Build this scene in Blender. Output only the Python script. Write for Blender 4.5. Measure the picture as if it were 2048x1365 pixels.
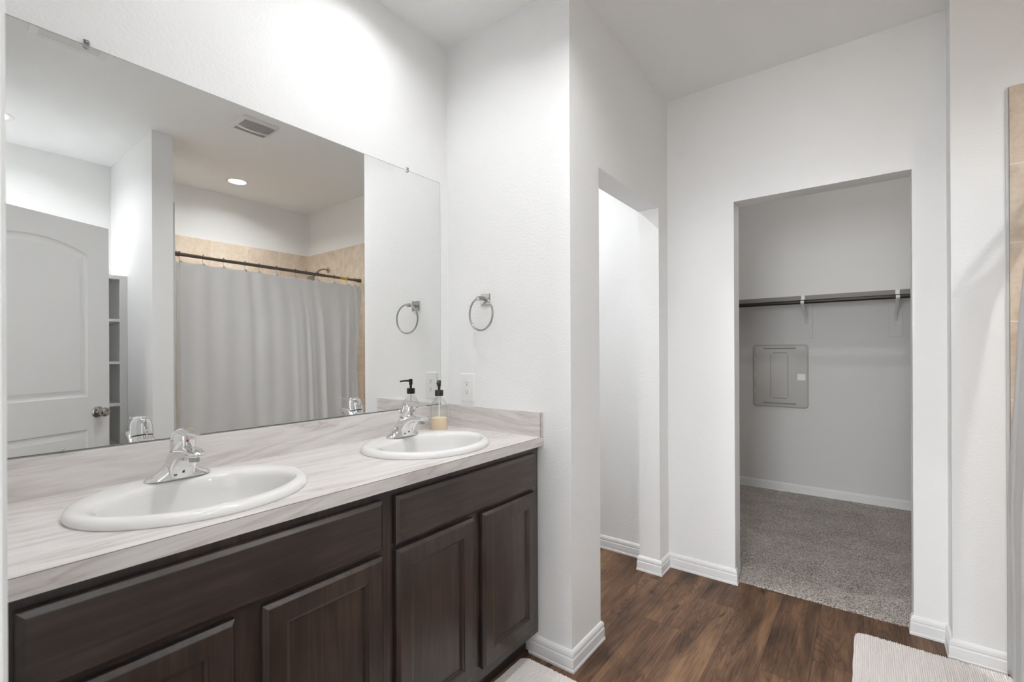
import bpy, bmesh, math, random
from mathutils import Vector, Matrix, noise
random.seed(7)
PI = math.pi
scene = bpy.context.scene
COL = scene.collection
for _o in list(bpy.data.objects):
    bpy.data.objects.remove(_o)

# ------------------------------------------------------------------ camera
CAM_Z = 1.2705
YAW = 0.6533                      # view direction, measured from +X towards +Y
ROLL = -0.0045
cam_d = bpy.data.cameras.new('camera')
cam_d.sensor_fit = 'HORIZONTAL'
cam_d.sensor_width = 36.0
cam_d.lens = 929.42 / 2048 * 36.0
cam_d.shift_y = (703.96 - 682.5) / 2048
cam_d.clip_start = 0.02
cam_d.dof.use_dof = True
cam_d.dof.focus_distance = 2.3
cam_d.dof.aperture_fstop = 6.3
cam = bpy.data.objects.new('camera', cam_d)
COL.objects.link(cam)
cam.matrix_world = (Matrix.Translation((0, 0, CAM_Z)) @ Matrix.Rotation(YAW - PI / 2, 4, 'Z')
                    @ Matrix.Rotation(PI / 2, 4, 'X') @ Matrix.Rotation(ROLL, 4, 'Z'))
scene.camera = cam

# ------------------------------------------------------------------ view, world, bedroom fill
vs = scene.view_settings
vs.view_transform = 'Standard'
vs.look = 'None'
vs.exposure = 0.11
vs.gamma = 1.0
vs.use_curve_mapping = False
cy = scene.cycles
cy.use_denoising = True
cy.max_bounces = 10
cy.diffuse_bounces = 6
cy.use_adaptive_sampling = True
cy.adaptive_threshold = 0.018
cy.glossy_bounces = 6
cy.transmission_bounces = 8
cy.transparent_max_bounces = 8
cy.caustics_reflective = True
cy.caustics_refractive = True
cy.sample_clamp_indirect = 12.0
cy.blur_glossy = 0.3

world = bpy.data.worlds.new('world')
scene.world = world
world.use_nodes = True
world.node_tree.nodes['Background'].inputs['Color'].default_value = (0.85, 0.92, 1.0, 1)
world.node_tree.nodes['Background'].inputs['Strength'].default_value = 1.0

CAN_STRENGTH = 142.0               # vanity cans
CAN_LEFT = 48.0
DOOR_CAN = 365.0                  # can by the entry door
TUB_CAN = 450.0
MID_FILL = 325.0  # unseen can added as fill for the bathroom
TOILET_FILL = 430.0  # unseen can added as fill inside the side room
CLOSET_LAMP = 122.0
CLOSET_TINT = (1.0, 0.97, 0.94)
LAMP_TINT = (0.978, 0.988, 1.0)

# fill light added in the unseen bedroom behind the camera
ld = bpy.data.lights.new('bedroom_fill', 'AREA')
ld.shape = 'RECTANGLE'
ld.size = 2.3
ld.size_y = 1.6
ld.energy = 290.0
ld.color = (0.96, 0.98, 1.0)
lo = bpy.data.objects.new('bedroom_fill', ld)
COL.objects.link(lo)
lo.location = (-4.22, 0.3, 1.45)
lo.rotation_euler = (0, -PI / 2, 0)

# ------------------------------------------------------------------ dimensions (metres)
H = 2.743
MY = 1.6225       # mirror wall face
EX = 1.6084       # wall at the end of the vanity
SY = 0.938        # corner of that wall / face with the toilet-room opening
CX = 2.7426       # closet wall face
TX = 2.619        # wall at the tub end
JY = -0.2731      # jog between them
BY = -1.50        # back wall
SX0, SX1, STY = 0.99, 1.107, -0.50   # stub wall at the head of the tub
DX = 0.042        # wall with the entry door
OX0, OX1 = 1.8589, 2.5962            # toilet-room opening
OY0, OY1 = -0.1595, 0.5762           # closet opening
OZ = 2.0812
CBX = 4.79        # closet back wall
CNT = 0.917       # counter top
MZ0, MZ1 = 1.0222, 2.077

# ------------------------------------------------------------------ node helpers
def new_mat(name):
    m = bpy.data.materials.new(name)
    m.use_nodes = True
    nt = m.node_tree
    return m, nt, nt.nodes['Principled BSDF']

def nd(nt, kind, **kw):
    n = nt.nodes.new(kind)
    for k, v in kw.items():
        setattr(n, k, v)
    return n

def lk(nt, a, b):
    nt.links.new(a, b)

def setin(node, **kw):
    for k, v in kw.items():
        node.inputs[k.replace('_', ' ')].default_value = v

def math_n(nt, op, a, b=None, c=None):
    n = nd(nt, 'ShaderNodeMath', operation=op)
    for i, v in enumerate((a, b, c)):
        if v is None:
            continue
        if isinstance(v, (int, float)):
            n.inputs[i].default_value = v
        else:
            lk(nt, v, n.inputs[i])
    return n.outputs[0]

def ramp(nt, fac, stops):
    r = nd(nt, 'ShaderNodeValToRGB')
    cr = r.color_ramp
    while len(cr.elements) < len(stops):
        cr.elements.new(0.5)
    for e, (p, c) in zip(cr.elements, stops):
        e.position = p
        e.color = (*c, 1) if len(c) == 3 else c
    lk(nt, fac, r.inputs[0])
    return r.outputs[0]

def bump(nt, bsdf, height, strength, dist):
    b = nd(nt, 'ShaderNodeBump')
    b.inputs['Strength'].default_value = strength
    b.inputs['Distance'].default_value = dist
    lk(nt, height, b.inputs['Height'])
    lk(nt, b.outputs[0], bsdf.inputs['Normal'])

def world_pos(nt, scale=(1, 1, 1)):
    g = nd(nt, 'ShaderNodeNewGeometry')
    mp = nd(nt, 'ShaderNodeMapping')
    mp.inputs['Scale'].default_value = scale
    lk(nt, g.outputs['Position'], mp.inputs['Vector'])
    return mp.outputs[0]

def noise_n(nt, vec, scale, detail=3, rough=0.5, dist=0.0, out=0):
    n = nd(nt, 'ShaderNodeTexNoise')
    lk(nt, vec, n.inputs['Vector'])
    setin(n, Scale=scale, Detail=detail, Roughness=rough, Distortion=dist)
    return n.outputs[out]

def simple(name, col, rough=0.5, metal=0.0, spec=0.5, coat=0.0):
    m, nt, b = new_mat(name)
    b.inputs['Base Color'].default_value = (*col, 1)
    b.inputs['Roughness'].default_value = rough
    b.inputs['Metallic'].default_value = metal
    b.inputs['Specular IOR Level'].default_value = spec
    b.inputs['Coat Weight'].default_value = coat
    return m

def plaster(name, col, tex=1.0):
    m, nt, b = new_mat(name)
    b.inputs['Base Color'].default_value = (*col, 1)
    b.inputs['Roughness'].default_value = 0.62
    b.inputs['Specular IOR Level'].default_value = 0.3
    v = world_pos(nt)
    a = noise_n(nt, v, 105, 2, 0.5, 0.15)
    c = ramp(nt, a, [(0.40, (0, 0, 0)), (0.62, (1, 1, 1))])
    f = noise_n(nt, v, 260, 2, 0.5)
    h = math_n(nt, 'ADD', math_n(nt, 'MULTIPLY', c, 0.8), math_n(nt, 'MULTIPLY', f, 0.35))
    bump(nt, b, h, 0.24 * tex, 0.0015)
    return m

M = {}
M['wall'] = plaster('wall_paint', (0.860, 0.862, 0.860))
M['ceiling'] = plaster('ceiling_paint', (0.89, 0.897, 0.895), 0.7)
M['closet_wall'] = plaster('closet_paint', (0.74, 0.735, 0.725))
M['trim'] = simple('trim_paint', (0.84, 0.845, 0.845), 0.35)
M['door_paint'] = simple('door_paint', (0.76, 0.765, 0.765), 0.38)
M['shelf_paint'] = simple('shelf_paint', (0.78, 0.78, 0.77), 0.4)
M['chrome'] = simple('chrome', (0.80, 0.80, 0.80), 0.045, 1.0)
M['nickel'] = simple('brushed_nickel', (0.42, 0.41, 0.40), 0.24, 1.0)
M['knob_nickel'] = simple('satin_nickel_knob', (0.42, 0.41, 0.39), 0.14, 1.0)
M['porcelain'] = simple('porcelain', (0.78, 0.77, 0.755), 0.07, 0, 0.5, 0.3)
M['black_plastic'] = simple('black_plastic', (0.018, 0.016, 0.015), 0.35)
M['dark'] = simple('dark_slot', (0.03, 0.03, 0.03), 0.8)
M['vent_dark'] = simple('vent_shadow', (0.16, 0.16, 0.155), 0.8)
M['lip'] = simple('shelf_lip_grey', (0.24, 0.225, 0.21), 0.5)
M['plastic'] = simple('white_plastic', (0.80, 0.80, 0.79), 0.3)
M['rod'] = simple('rod_bronze', (0.16, 0.135, 0.11), 0.35, 0.85)
M['closet_rod'] = simple('closet_rod_dark', (0.035, 0.028, 0.024), 0.35, 0.3)
M['sticker'] = simple('yellow_sticker', (0.62, 0.36, 0.04), 0.5)
M['panel_grey'] = simple('electric_panel_grey', (0.60, 0.59, 0.57), 0.5)
M['red'] = simple('red_dot', (0.45, 0.01, 0.04), 0.3)
M['skirt_oval'] = simple('oval_grey', (0.22, 0.19, 0.17), 0.35, 0.4)

# mirror: silvered glass
m, nt, b = new_mat('mirror_silver')
b.inputs['Base Color'].default_value = (0.865, 0.868, 0.860, 1)
b.inputs['Metallic'].default_value = 1.0
b.inputs['Roughness'].default_value = 0.0
M['mirror'] = m
M['mirror_edge'] = simple('mirror_edge', (0.22, 0.26, 0.24), 0.2)

def glass(name, col, rough=0.0, ior=1.45):
    m, nt, b = new_mat(name)
    b.inputs['Base Color'].default_value = (*col, 1)
    b.inputs['Roughness'].default_value = rough
    b.inputs['IOR'].default_value = ior
    b.inputs['Transmission Weight'].default_value = 1.0
    return m
def thin_glass(name):
    m = bpy.data.materials.new(name)
    m.use_nodes = True
    nt = m.node_tree
    nt.nodes.remove(nt.nodes['Principled BSDF'])
    tr_ = nd(nt, 'ShaderNodeBsdfTransparent')
    tr_.inputs['Color'].default_value = (0.975, 0.98, 0.975, 1)
    gl_ = nd(nt, 'ShaderNodeBsdfGlossy')
    gl_.inputs['Roughness'].default_value = 0.02
    fr_ = nd(nt, 'ShaderNodeLayerWeight')
    fr_.inputs['Blend'].default_value = 0.5
    fac_ = math_n(nt, 'ADD', math_n(nt, 'MULTIPLY', math_n(nt, 'POWER', fr_.outputs['Facing'], 4.0), 0.45), 0.025)
    mx_ = nd(nt, 'ShaderNodeMixShader')
    lk(nt, fac_, mx_.inputs[0])
    lk(nt, tr_.outputs[0], mx_.inputs[1])
    lk(nt, gl_.outputs[0], mx_.inputs[2])
    lk(nt, mx_.outputs[0], nt.nodes['Material Output'].inputs['Surface'])
    return m
M['glass'] = thin_glass('clear_bottle')
M['clip'] = glass('clear_clip', (0.95, 0.96, 0.95), 0.05)
m, nt, b = new_mat('cream_soap')
b.inputs['Base Color'].default_value = (0.93, 0.76, 0.55, 1)
b.inputs['Roughness'].default_value = 0.35
b.inputs['Subsurface Weight'].default_value = 0.25
b.inputs['Subsurface Radius'].default_value = (0.02, 0.012, 0.006)
M['soap'] = m

def lamp(name, col, strength):
    m, nt, b = new_mat(name)
    b.inputs['Base Color'].default_value = (0.9, 0.9, 0.9, 1)
    b.inputs['Emission Color'].default_value = (*col, 1)
    b.inputs['Emission Strength'].default_value = strength
    return m
M['lens'] = lamp('lamp_lens_vanity', LAMP_TINT, CAN_STRENGTH)
M['lens_left'] = lamp('lamp_lens_vanity_left', LAMP_TINT, CAN_LEFT)
M['lens_tub'] = lamp('lamp_lens_tub', LAMP_TINT, TUB_CAN)
M['lens_door'] = lamp('lamp_lens_door', LAMP_TINT, DOOR_CAN)
M['fill_mid'] = lamp('fill_lens_middle', LAMP_TINT, MID_FILL)
M['fill_toilet'] = lamp('fill_lens_toilet_room', LAMP_TINT, TOILET_FILL)
M['lens_closet'] = lamp('lamp_lens_closet', CLOSET_TINT, CLOSET_LAMP)

# vinyl plank floor: planks run along X
m, nt, b = new_mat('vinyl_planks')
g = nd(nt, 'ShaderNodeNewGeometry')
sx = nd(nt, 'ShaderNodeSeparateXYZ')
lk(nt, g.outputs['Position'], sx.inputs[0])
X, Y = sx.outputs[0], sx.outputs[1]
W, L = 0.1665, 1.22
yy = math_n(nt, 'DIVIDE', math_n(nt, 'SUBTRACT', Y, 0.0195 - W), W)
row = math_n(nt, 'FLOOR', yy)
fy = math_n(nt, 'SUBTRACT', yy, row)
wn = nd(nt, 'ShaderNodeTexWhiteNoise', noise_dimensions='1D')
lk(nt, row, wn.inputs['W'])
# rows 5 (y .683-.85), 4, 2 have their butt joints where the photo shows them
r5 = math_n(nt, 'COMPARE', row, 5.0, 0.4)
r4 = math_n(nt, 'COMPARE', row, 4.0, 0.4)
r3 = math_n(nt, 'COMPARE', row, 3.0, 0.4)
r2 = math_n(nt, 'COMPARE', row, 2.0, 0.4)
off = math_n(nt, 'MULTIPLY', wn.outputs['Value'], L)
for rr, joint in ((r5, 2.14), (r4, 2.48), (r3, 1.55), (r2, 2.07)):
    # off = mix(off, -joint)
    off = math_n(nt, 'ADD', math_n(nt, 'MULTIPLY', off, math_n(nt, 'SUBTRACT', 1.0, rr)), math_n(nt, 'MULTIPLY', rr, -joint + 10 * L))
xx = math_n(nt, 'DIVIDE', math_n(nt, 'ADD', X, off), L)
colm = math_n(nt, 'FLOOR', xx)
fx = math_n(nt, 'SUBTRACT', xx, colm)
cid = nd(nt, 'ShaderNodeCombineXYZ')
lk(nt, row, cid.inputs[0])
lk(nt, colm, cid.inputs[1])
w2 = nd(nt, 'ShaderNodeTexWhiteNoise', noise_dimensions='2D')
lk(nt, cid.outputs[0], w2.inputs['Vector'])
rnd = w2.outputs['Value']
# plank-local coordinates, shifted by a random amount for every plank
px = math_n(nt, 'ADD', X, math_n(nt, 'MULTIPLY', rnd, 37.0))
py = math_n(nt, 'ADD', Y, math_n(nt, 'MULTIPLY', rnd, 11.0))
pv = nd(nt, 'ShaderNodeCombineXYZ')
lk(nt, px, pv.inputs[0])
lk(nt, py, pv.inputs[1])
def stretch(sc):
    mp = nd(nt, 'ShaderNodeMapping')
    mp.inputs['Scale'].default_value = sc
    lk(nt, pv.outputs[0], mp.inputs['Vector'])
    return mp.outputs[0]
big = noise_n(nt, stretch((1.15, 6.5, 1)), 1.0, 1.5, 0.45, 0.5)         # cathedral field
rings = math_n(nt, 'FRACT', math_n(nt, 'MULTIPLY', big, 30.0))
ringline = ramp(nt, rings, [(0.0, (1, 1, 1)), (0.16, (0.35, 0.35, 0.35)), (0.45, (0, 0, 0)), (0.86, (0, 0, 0)), (1.0, (1, 1, 1))])
gate = ramp(nt, noise_n(nt, stretch((1.7, 5.0, 1)), 1.0, 1, 0.5), [(0.40, (0.1, 0.1, 0.1)), (0.60, (1, 1, 1))])
ringline = math_n(nt, 'MULTIPLY', ringline, gate)
fine = noise_n(nt, stretch((3.2, 120.0, 1)), 1.0, 4, 0.62, 0.0)
fibre = noise_n(nt, stretch((14.0, 480.0, 1)), 1.0, 2, 0.6)
patch = noise_n(nt, stretch((1.8, 9.0, 1)), 1.0, 4, 0.6, 0.5)
knots = noise_n(nt, stretch((5.0, 11.0, 1)), 1.0, 1.5, 0.5, 0.8)
kn = ramp(nt, knots, [(0.0, (0.9, 0.9, 0.9)), (0.25, (0.85, 0.85, 0.85)), (0.33, (0, 0, 0)), (1, (0, 0, 0))])
t = math_n(nt, 'ADD', math_n(nt, 'MULTIPLY', patch, 0.95), math_n(nt, 'MULTIPLY', fine, 0.40))
t = math_n(nt, 'SUBTRACT', t, math_n(nt, 'MULTIPLY', ringline, 0.13))
t = math_n(nt, 'ADD', t, math_n(nt, 'MULTIPLY', fibre, 0.30))
t = math_n(nt, 'ADD', t, math_n(nt, 'MULTIPLY', math_n(nt, 'SUBTRACT', rnd, 0.5), 0.12))
t = math_n(nt, 'SUBTRACT', t, 0.29)
base = ramp(nt, t, [(0.26, (0.046, 0.028, 0.019)), (0.40, (0.094, 0.054, 0.034)), (0.53, (0.152, 0.086, 0.052)),
                    (0.66, (0.225, 0.128, 0.073)), (0.82, (0.33, 0.200, 0.115))])
mixk = nd(nt, 'ShaderNodeMix', data_type='RGBA')
lk(nt, kn, mixk.inputs['Factor'])
lk(nt, base, mixk.inputs['A'])
mixk.inputs['B'].default_value = (0.045, 0.028, 0.02, 1)
edge = math_n(nt, 'MINIMUM', math_n(nt, 'MULTIPLY', math_n(nt, 'MINIMUM', fy, math_n(nt, 'SUBTRACT', 1.0, fy)), W),
              math_n(nt, 'MULTIPLY', math_n(nt, 'MINIMUM', fx, math_n(nt, 'SUBTRACT', 1.0, fx)), L))
seam = math_n(nt, 'LESS_THAN', edge, 0.0011)
mixs = nd(nt, 'ShaderNodeMix', data_type='RGBA')
lk(nt, math_n(nt, 'MULTIPLY', seam, 0.65), mixs.inputs['Factor'])
lk(nt, mixk.outputs['Result'], mixs.inputs['A'])
mixs.inputs['B'].default_value = (0.03, 0.018, 0.012, 1)
lk(nt, mixs.outputs['Result'], b.inputs['Base Color'])
b.inputs['Roughness'].default_value = 0.48
b.inputs['Specular IOR Level'].default_value = 0.22
hh = math_n(nt, 'SUBTRACT', math_n(nt, 'ADD', math_n(nt, 'MULTIPLY', fine, 0.5), fibre), math_n(nt, 'MULTIPLY', seam, 1.5))
bump(nt, b, hh, 0.35, 0.0007)
M['planks'] = m

# closet carpet
m, nt, b = new_mat('greige_carpet')
v = world_pos(nt)
n1 = noise_n(nt, v, 260, 2, 0.6)
n2 = noise_n(nt, v, 120, 2, 0.6)
n3 = noise_n(nt, v, 5, 2, 0.5)
s = math_n(nt, 'ADD', math_n(nt, 'MULTIPLY', n1, 0.75), math_n(nt, 'MULTIPLY', n2, 0.35))
s = math_n(nt, 'ADD', s, math_n(nt, 'MULTIPLY', n3, 0.10))
c = ramp(nt, s, [(0.49, (0.115, 0.093, 0.082)), (0.58, (0.40, 0.35, 0.315)), (0.66, (0.86, 0.79, 0.73))])
lk(nt, c, b.inputs['Base Color'])
b.inputs['Roughness'].default_value = 1.0
b.inputs['Specular IOR Level'].default_value = 0.05
b.inputs['Sheen Weight'].default_value = 0.25
bump(nt, b, s, 1.0, 0.008)
M['carpet'] = m

# laminate counter with veins running along X
def laminate(name, along='X'):
    m, nt, b = new_mat(name)
    sc = (1.0, 1.0, 1.0)
    v = world_pos(nt, sc)
    mp = nd(nt, 'ShaderNodeMapping')
    mp.inputs['Rotation'].default_value = (0, 0.05, 0.07) if along == 'X' else (-0.05, 0, -0.07)
    lk(nt, v, mp.inputs['Vector'])
    mp2 = nd(nt, 'ShaderNodeMapping')
    mp2.inputs['Scale'].default_value = (1.5, 13.0, 13.0) if along == 'X' else (13.0, 1.5, 13.0)
    lk(nt, mp.outputs[0], mp2.inputs['Vector'])
    a = noise_n(nt, mp2.outputs[0], 1.0, 4, 0.55, 0.9)
    vein = math_n(nt, 'ABSOLUTE', math_n(nt, 'SUBTRACT', math_n(nt, 'FRACT', math_n(nt, 'MULTIPLY', a, 4.2)), 0.5))
    mp3 = nd(nt, 'ShaderNodeMapping')
    mp3.inputs['Scale'].default_value = (5.0, 140.0, 140.0) if along == 'X' else (140.0, 5.0, 140.0)
    lk(nt, mp.outputs[0], mp3.inputs['Vector'])
    f = noise_n(nt, mp3.outputs[0], 1.0, 3, 0.6, 0.2)
    thin = ramp(nt, vein, [(0.0, (1, 1, 1)), (0.055, (0.35, 0.35, 0.35)), (0.16, (0, 0, 0)), (1, (0, 0, 0))])
    gate = ramp(nt, noise_n(nt, mp2.outputs[0], 0.9, 2, 0.5), [(0.40, (0.15, 0.15, 0.15)), (0.62, (1, 1, 1))])
    k = math_n(nt, 'MULTIPLY', thin, gate)
    band = math_n(nt, 'MULTIPLY', vein, 0.5)
    base = ramp(nt, math_n(nt, 'ADD', math_n(nt, 'MULTIPLY', f, 0.55), band),
                [(0.22, (0.58, 0.54, 0.52)), (0.45, (0.68, 0.65, 0.632)), (0.68, (0.755, 0.73, 0.715))])
    mx = nd(nt, 'ShaderNodeMix', data_type='RGBA')
    lk(nt, math_n(nt, 'MULTIPLY', k, 0.65), mx.inputs['Factor'])
    lk(nt, base, mx.inputs['A'])
    mx.inputs['B'].default_value = (0.45, 0.395, 0.38, 1)
    lk(nt, mx.outputs['Result'], b.inputs['Base Color'])
    b.inputs['Roughness'].default_value = 0.33
    b.inputs['Specular IOR Level'].default_value = 0.4
    return m
M['laminate'] = laminate('laminate_counter')
M['laminate_side'] = laminate('laminate_side_splash', 'Y')
M['laminate_seam'] = simple('laminate_seam', (0.16, 0.125, 0.115), 0.5)

# espresso stained wood
def espresso(name, grain):
    m, nt, b = new_mat(name)
    sc = (60, 60, 4) if grain == 'Z' else (4, 60, 60)
    v = world_pos(nt, sc)
    a = noise_n(nt, v, 1.0, 4, 0.6, 0.5)
    v2 = world_pos(nt, (1, 1, 1))
    c2 = noise_n(nt, v2, 5, 3, 0.5)
    t = math_n(nt, 'ADD', math_n(nt, 'MULTIPLY', a, 0.6), math_n(nt, 'MULTIPLY', c2, 0.45))
    c = ramp(nt, t, [(0.35, (0.021, 0.0145, 0.0125)), (0.52, (0.038, 0.026, 0.0215)), (0.68, (0.066, 0.044, 0.035))])
    lk(nt, c, b.inputs['Base Color'])
    b.inputs['Roughness'].default_value = 0.30
    b.inputs['Specular IOR Level'].default_value = 0.5
    b.inputs['Coat Weight'].default_value = 0.45
    b.inputs['Coat Roughness'].default_value = 0.30
    bump(nt, b, a, 0.12, 0.0006)
    return m
M['esp_v'] = espresso('espresso_wood_upright', 'Z')
M['esp_h'] = espresso('espresso_wood_level', 'X')

# 12 inch beige wall tile; axis picks the horizontal coordinate
def tile(name, axis, u0, v0=2.294, size=0.3048):
    m, nt, b = new_mat(name)
    g = nd(nt, 'ShaderNodeNewGeometry')
    s = nd(nt, 'ShaderNodeSeparateXYZ')
    lk(nt, g.outputs['Position'], s.inputs[0])
    U = s.outputs[0] if axis == 'X' else s.outputs[1]
    V = s.outputs[2]
    a = math_n(nt, 'DIVIDE', math_n(nt, 'SUBTRACT', U, u0 - 10 * size), size)
    c = math_n(nt, 'DIVIDE', math_n(nt, 'SUBTRACT', V, v0 - 10 * size), size)
    fa, fc = math_n(nt, 'FLOOR', a), math_n(nt, 'FLOOR', c)
    ra, rc = math_n(nt, 'SUBTRACT', a, fa), math_n(nt, 'SUBTRACT', c, fc)
    e = math_n(nt, 'MINIMUM', math_n(nt, 'MINIMUM', ra, math_n(nt, 'SUBTRACT', 1.0, ra)),
               math_n(nt, 'MINIMUM', rc, math_n(nt, 'SUBTRACT', 1.0, rc)))
    grout = math_n(nt, 'LESS_THAN', e, 0.0065)
    cid = nd(nt, 'ShaderNodeCombineXYZ')
    lk(nt, fa, cid.inputs[0])
    lk(nt, fc, cid.inputs[1])
    w = nd(nt, 'ShaderNodeTexWhiteNoise', noise_dimensions='2D')
    lk(nt, cid.outputs[0], w.inputs['Vector'])
    vm = nd(nt, 'ShaderNodeVectorMath', operation='ADD')
    lk(nt, g.outputs['Position'], vm.inputs[0])
    lk(nt, w.outputs['Color'], vm.inputs[1])
    n = noise_n(nt, vm.outputs[0], 11, 5, 0.62, 0.4)
    sp = noise_n(nt, vm.outputs[0], 60, 3, 0.6)
    t = math_n(nt, 'ADD', math_n(nt, 'MULTIPLY', n, 0.75), math_n(nt, 'MULTIPLY', sp, 0.3))
    t = math_n(nt, 'ADD', t, math_n(nt, 'MULTIPLY', math_n(nt, 'SUBTRACT', w.outputs['Value'], 0.5), 0.1))
    c = ramp(nt, t, [(0.34, (0.52, 0.415, 0.315)), (0.52, (0.635, 0.53, 0.42)), (0.70, (0.73, 0.635, 0.525))])
    mx = nd(nt, 'ShaderNodeMix', data_type='RGBA')
    lk(nt, grout, mx.inputs['Factor'])
    lk(nt, c, mx.inputs['A'])
    mx.inputs['B'].default_value = (0.80, 0.73, 0.64, 1)
    lk(nt, mx.outputs['Result'], b.inputs['Base Color'])
    b.inputs['Roughness'].default_value = 0.35
    bump(nt, b, math_n(nt, 'SUBTRACT', 1.0, grout), 0.4, 0.001)
    return m
M['tile_end'] = tile('beige_tile_end', 'Y', -0.526)
M['tile_back'] = tile('beige_tile_back', 'X', 2.609)
M['grout'] = simple('tile_edge_caulk', (0.55, 0.56, 0.55), 0.5)

# shower curtain cloth
m, nt, b = new_mat('curtain_cloth')
b.inputs['Base Color'].default_value = (0.80, 0.805, 0.81, 1)
b.inputs['Roughness'].default_value = 0.55
tr = nd(nt, 'ShaderNodeBsdfTranslucent')
tr.inputs['Color'].default_value = (0.85, 0.855, 0.86, 1)
ms = nd(nt, 'ShaderNodeMixShader')
ms.inputs[0].default_value = 0.45
out = nt.nodes['Material Output']
lk(nt, b.outputs[0], ms.inputs[1])
lk(nt, tr.outputs[0], ms.inputs[2])
lk(nt, ms.outputs[0], out.inputs['Surface'])
wv = noise_n(nt, world_pos(nt, (40, 40, 3)), 1.0, 3, 0.5)
bump(nt, b, wv, 0.25, 0.002)
M['curtain'] = m

# bath mat chenille
m, nt, b = new_mat('cream_chenille')
v = world_pos(nt)
n = noise_n(nt, v, 350, 3, 0.6)
c = ramp(nt, n, [(0.3, (0.88, 0.815, 0.775)), (0.7, (0.96, 0.91, 0.87))])
lk(nt, c, b.inputs['Base Color'])
b.inputs['Roughness'].default_value = 0.95
b.inputs['Sheen Weight'].default_value = 0.3
bump(nt, b, n, 0.6, 0.003)
M['mat'] = m

# ------------------------------------------------------------------ mesh helpers
ORI = {}

def tag(o, label=None, cat=None, group=None, kind=None):
    if label: o['label'] = label
    if cat: o['category'] = cat
    if group: o['group'] = group
    if kind: o['kind'] = kind
    return o

def obj(name, bm, mat, parent=None, origin=None, smooth=False, local=False, angle=35):
    """Link bm as ONE mesh object. Vertices are in world space unless local=True."""
    me = bpy.data.meshes.new(name)
    if parent is not None and origin is None:
        origin = ORI[parent.name]
    origin = Vector(origin or (0, 0, 0))
    bmesh.ops.recalc_face_normals(bm, faces=bm.faces[:])
    if not local:
        bmesh.ops.translate(bm, verts=bm.verts[:], vec=-origin)
    if smooth:
        for f in bm.faces:
            f.smooth = True
        for e in bm.edges:
            if len(e.link_faces) == 2 and e.calc_face_angle(0) > math.radians(angle):
                e.smooth = False
    bm.to_mesh(me)
    bm.free()
    for mm in (mat if isinstance(mat, (list, tuple)) else [mat]):
        me.materials.append(mm)
    o = bpy.data.objects.new(name, me)
    COL.objects.link(o)
    ORI[o.name] = origin
    if parent is not None:
        o.parent = parent
        o.location = (0, 0, 0) if local else origin - ORI[parent.name]
    else:
        o.location = origin
    return o

def empty(name, loc, rz=0.0):
    o = bpy.data.objects.new(name, None)
    o.empty_display_size = 0.05
    COL.objects.link(o)
    o.location = loc
    o.rotation_euler = (0, 0, rz)
    ORI[o.name] = Vector(loc)
    return o

def struct(name, bm, mat, **kw):
    o = obj(name, bm, mat, **kw)
    o['kind'] = 'structure'
    return o

def dup(root, loc, label, group=None):
    r = root.copy()
    COL.objects.link(r)
    r.location = loc
    r['label'] = label
    if group: r['group'] = group
    for ch in list(root.children):
        c = ch.copy()
        COL.objects.link(c)
        c.parent = r
        for g in list(ch.children):
            d = g.copy()
            COL.objects.link(d)
            d.parent = c
    return r

def box(bm, x0, x1, y0, y1, z0, z1, bev=0.0, mi=0):
    vs_ = [bm.verts.new((x, y, z)) for z in (z0, z1) for y in (y0, y1) for x in (x0, x1)]
    idx = [(0, 1, 3, 2), (4, 6, 7, 5), (0, 4, 5, 1), (2, 3, 7, 6), (0, 2, 6, 4), (1, 5, 7, 3)]
    fs = [bm.faces.new([vs_[i] for i in q]) for q in idx]
    for f in fs: f.material_index = mi
    if bev > 0:
        es = list({e for f in fs for e in f.edges})
        bmesh.ops.bevel(bm, geom=es, offset=bev, segments=2, profile=0.7, affect='EDGES')
    return fs

def loft(bm, rings, cap0=True, cap1=True, mi=0):
    R = [[bm.verts.new(p) for p in r] for r in rings]
    n = len(R[0])
    for a, c in zip(R, R[1:]):
        for i in range(n):
            f = bm.faces.new((a[i], a[(i + 1) % n], c[(i + 1) % n], c[i]))
            f.material_index = mi
    if cap0: bm.faces.new(list(reversed(R[0]))).material_index = mi
    if cap1: bm.faces.new(R[-1]).material_index = mi
    return R

def lathe(bm, prof, c=(0, 0, 0), seg=32, axis='Z', mat4=None, cap0=True, cap1=True, mi=0):
    rings = []
    for r, h in prof:
        r = max(r, 1e-5)
        ring = []
        for i in range(seg):
            a = 2 * PI * i / seg
            if axis == 'Z': p = Vector((r * math.cos(a), r * math.sin(a), h))
            elif axis == 'X': p = Vector((h, r * math.cos(a), r * math.sin(a)))
            else: p = Vector((r * math.sin(a), h, r * math.cos(a)))
            if mat4 is not None: p = mat4 @ p
            ring.append(p + Vector(c))
        rings.append(ring)
    loft(bm, rings, cap0, cap1, mi)

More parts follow.
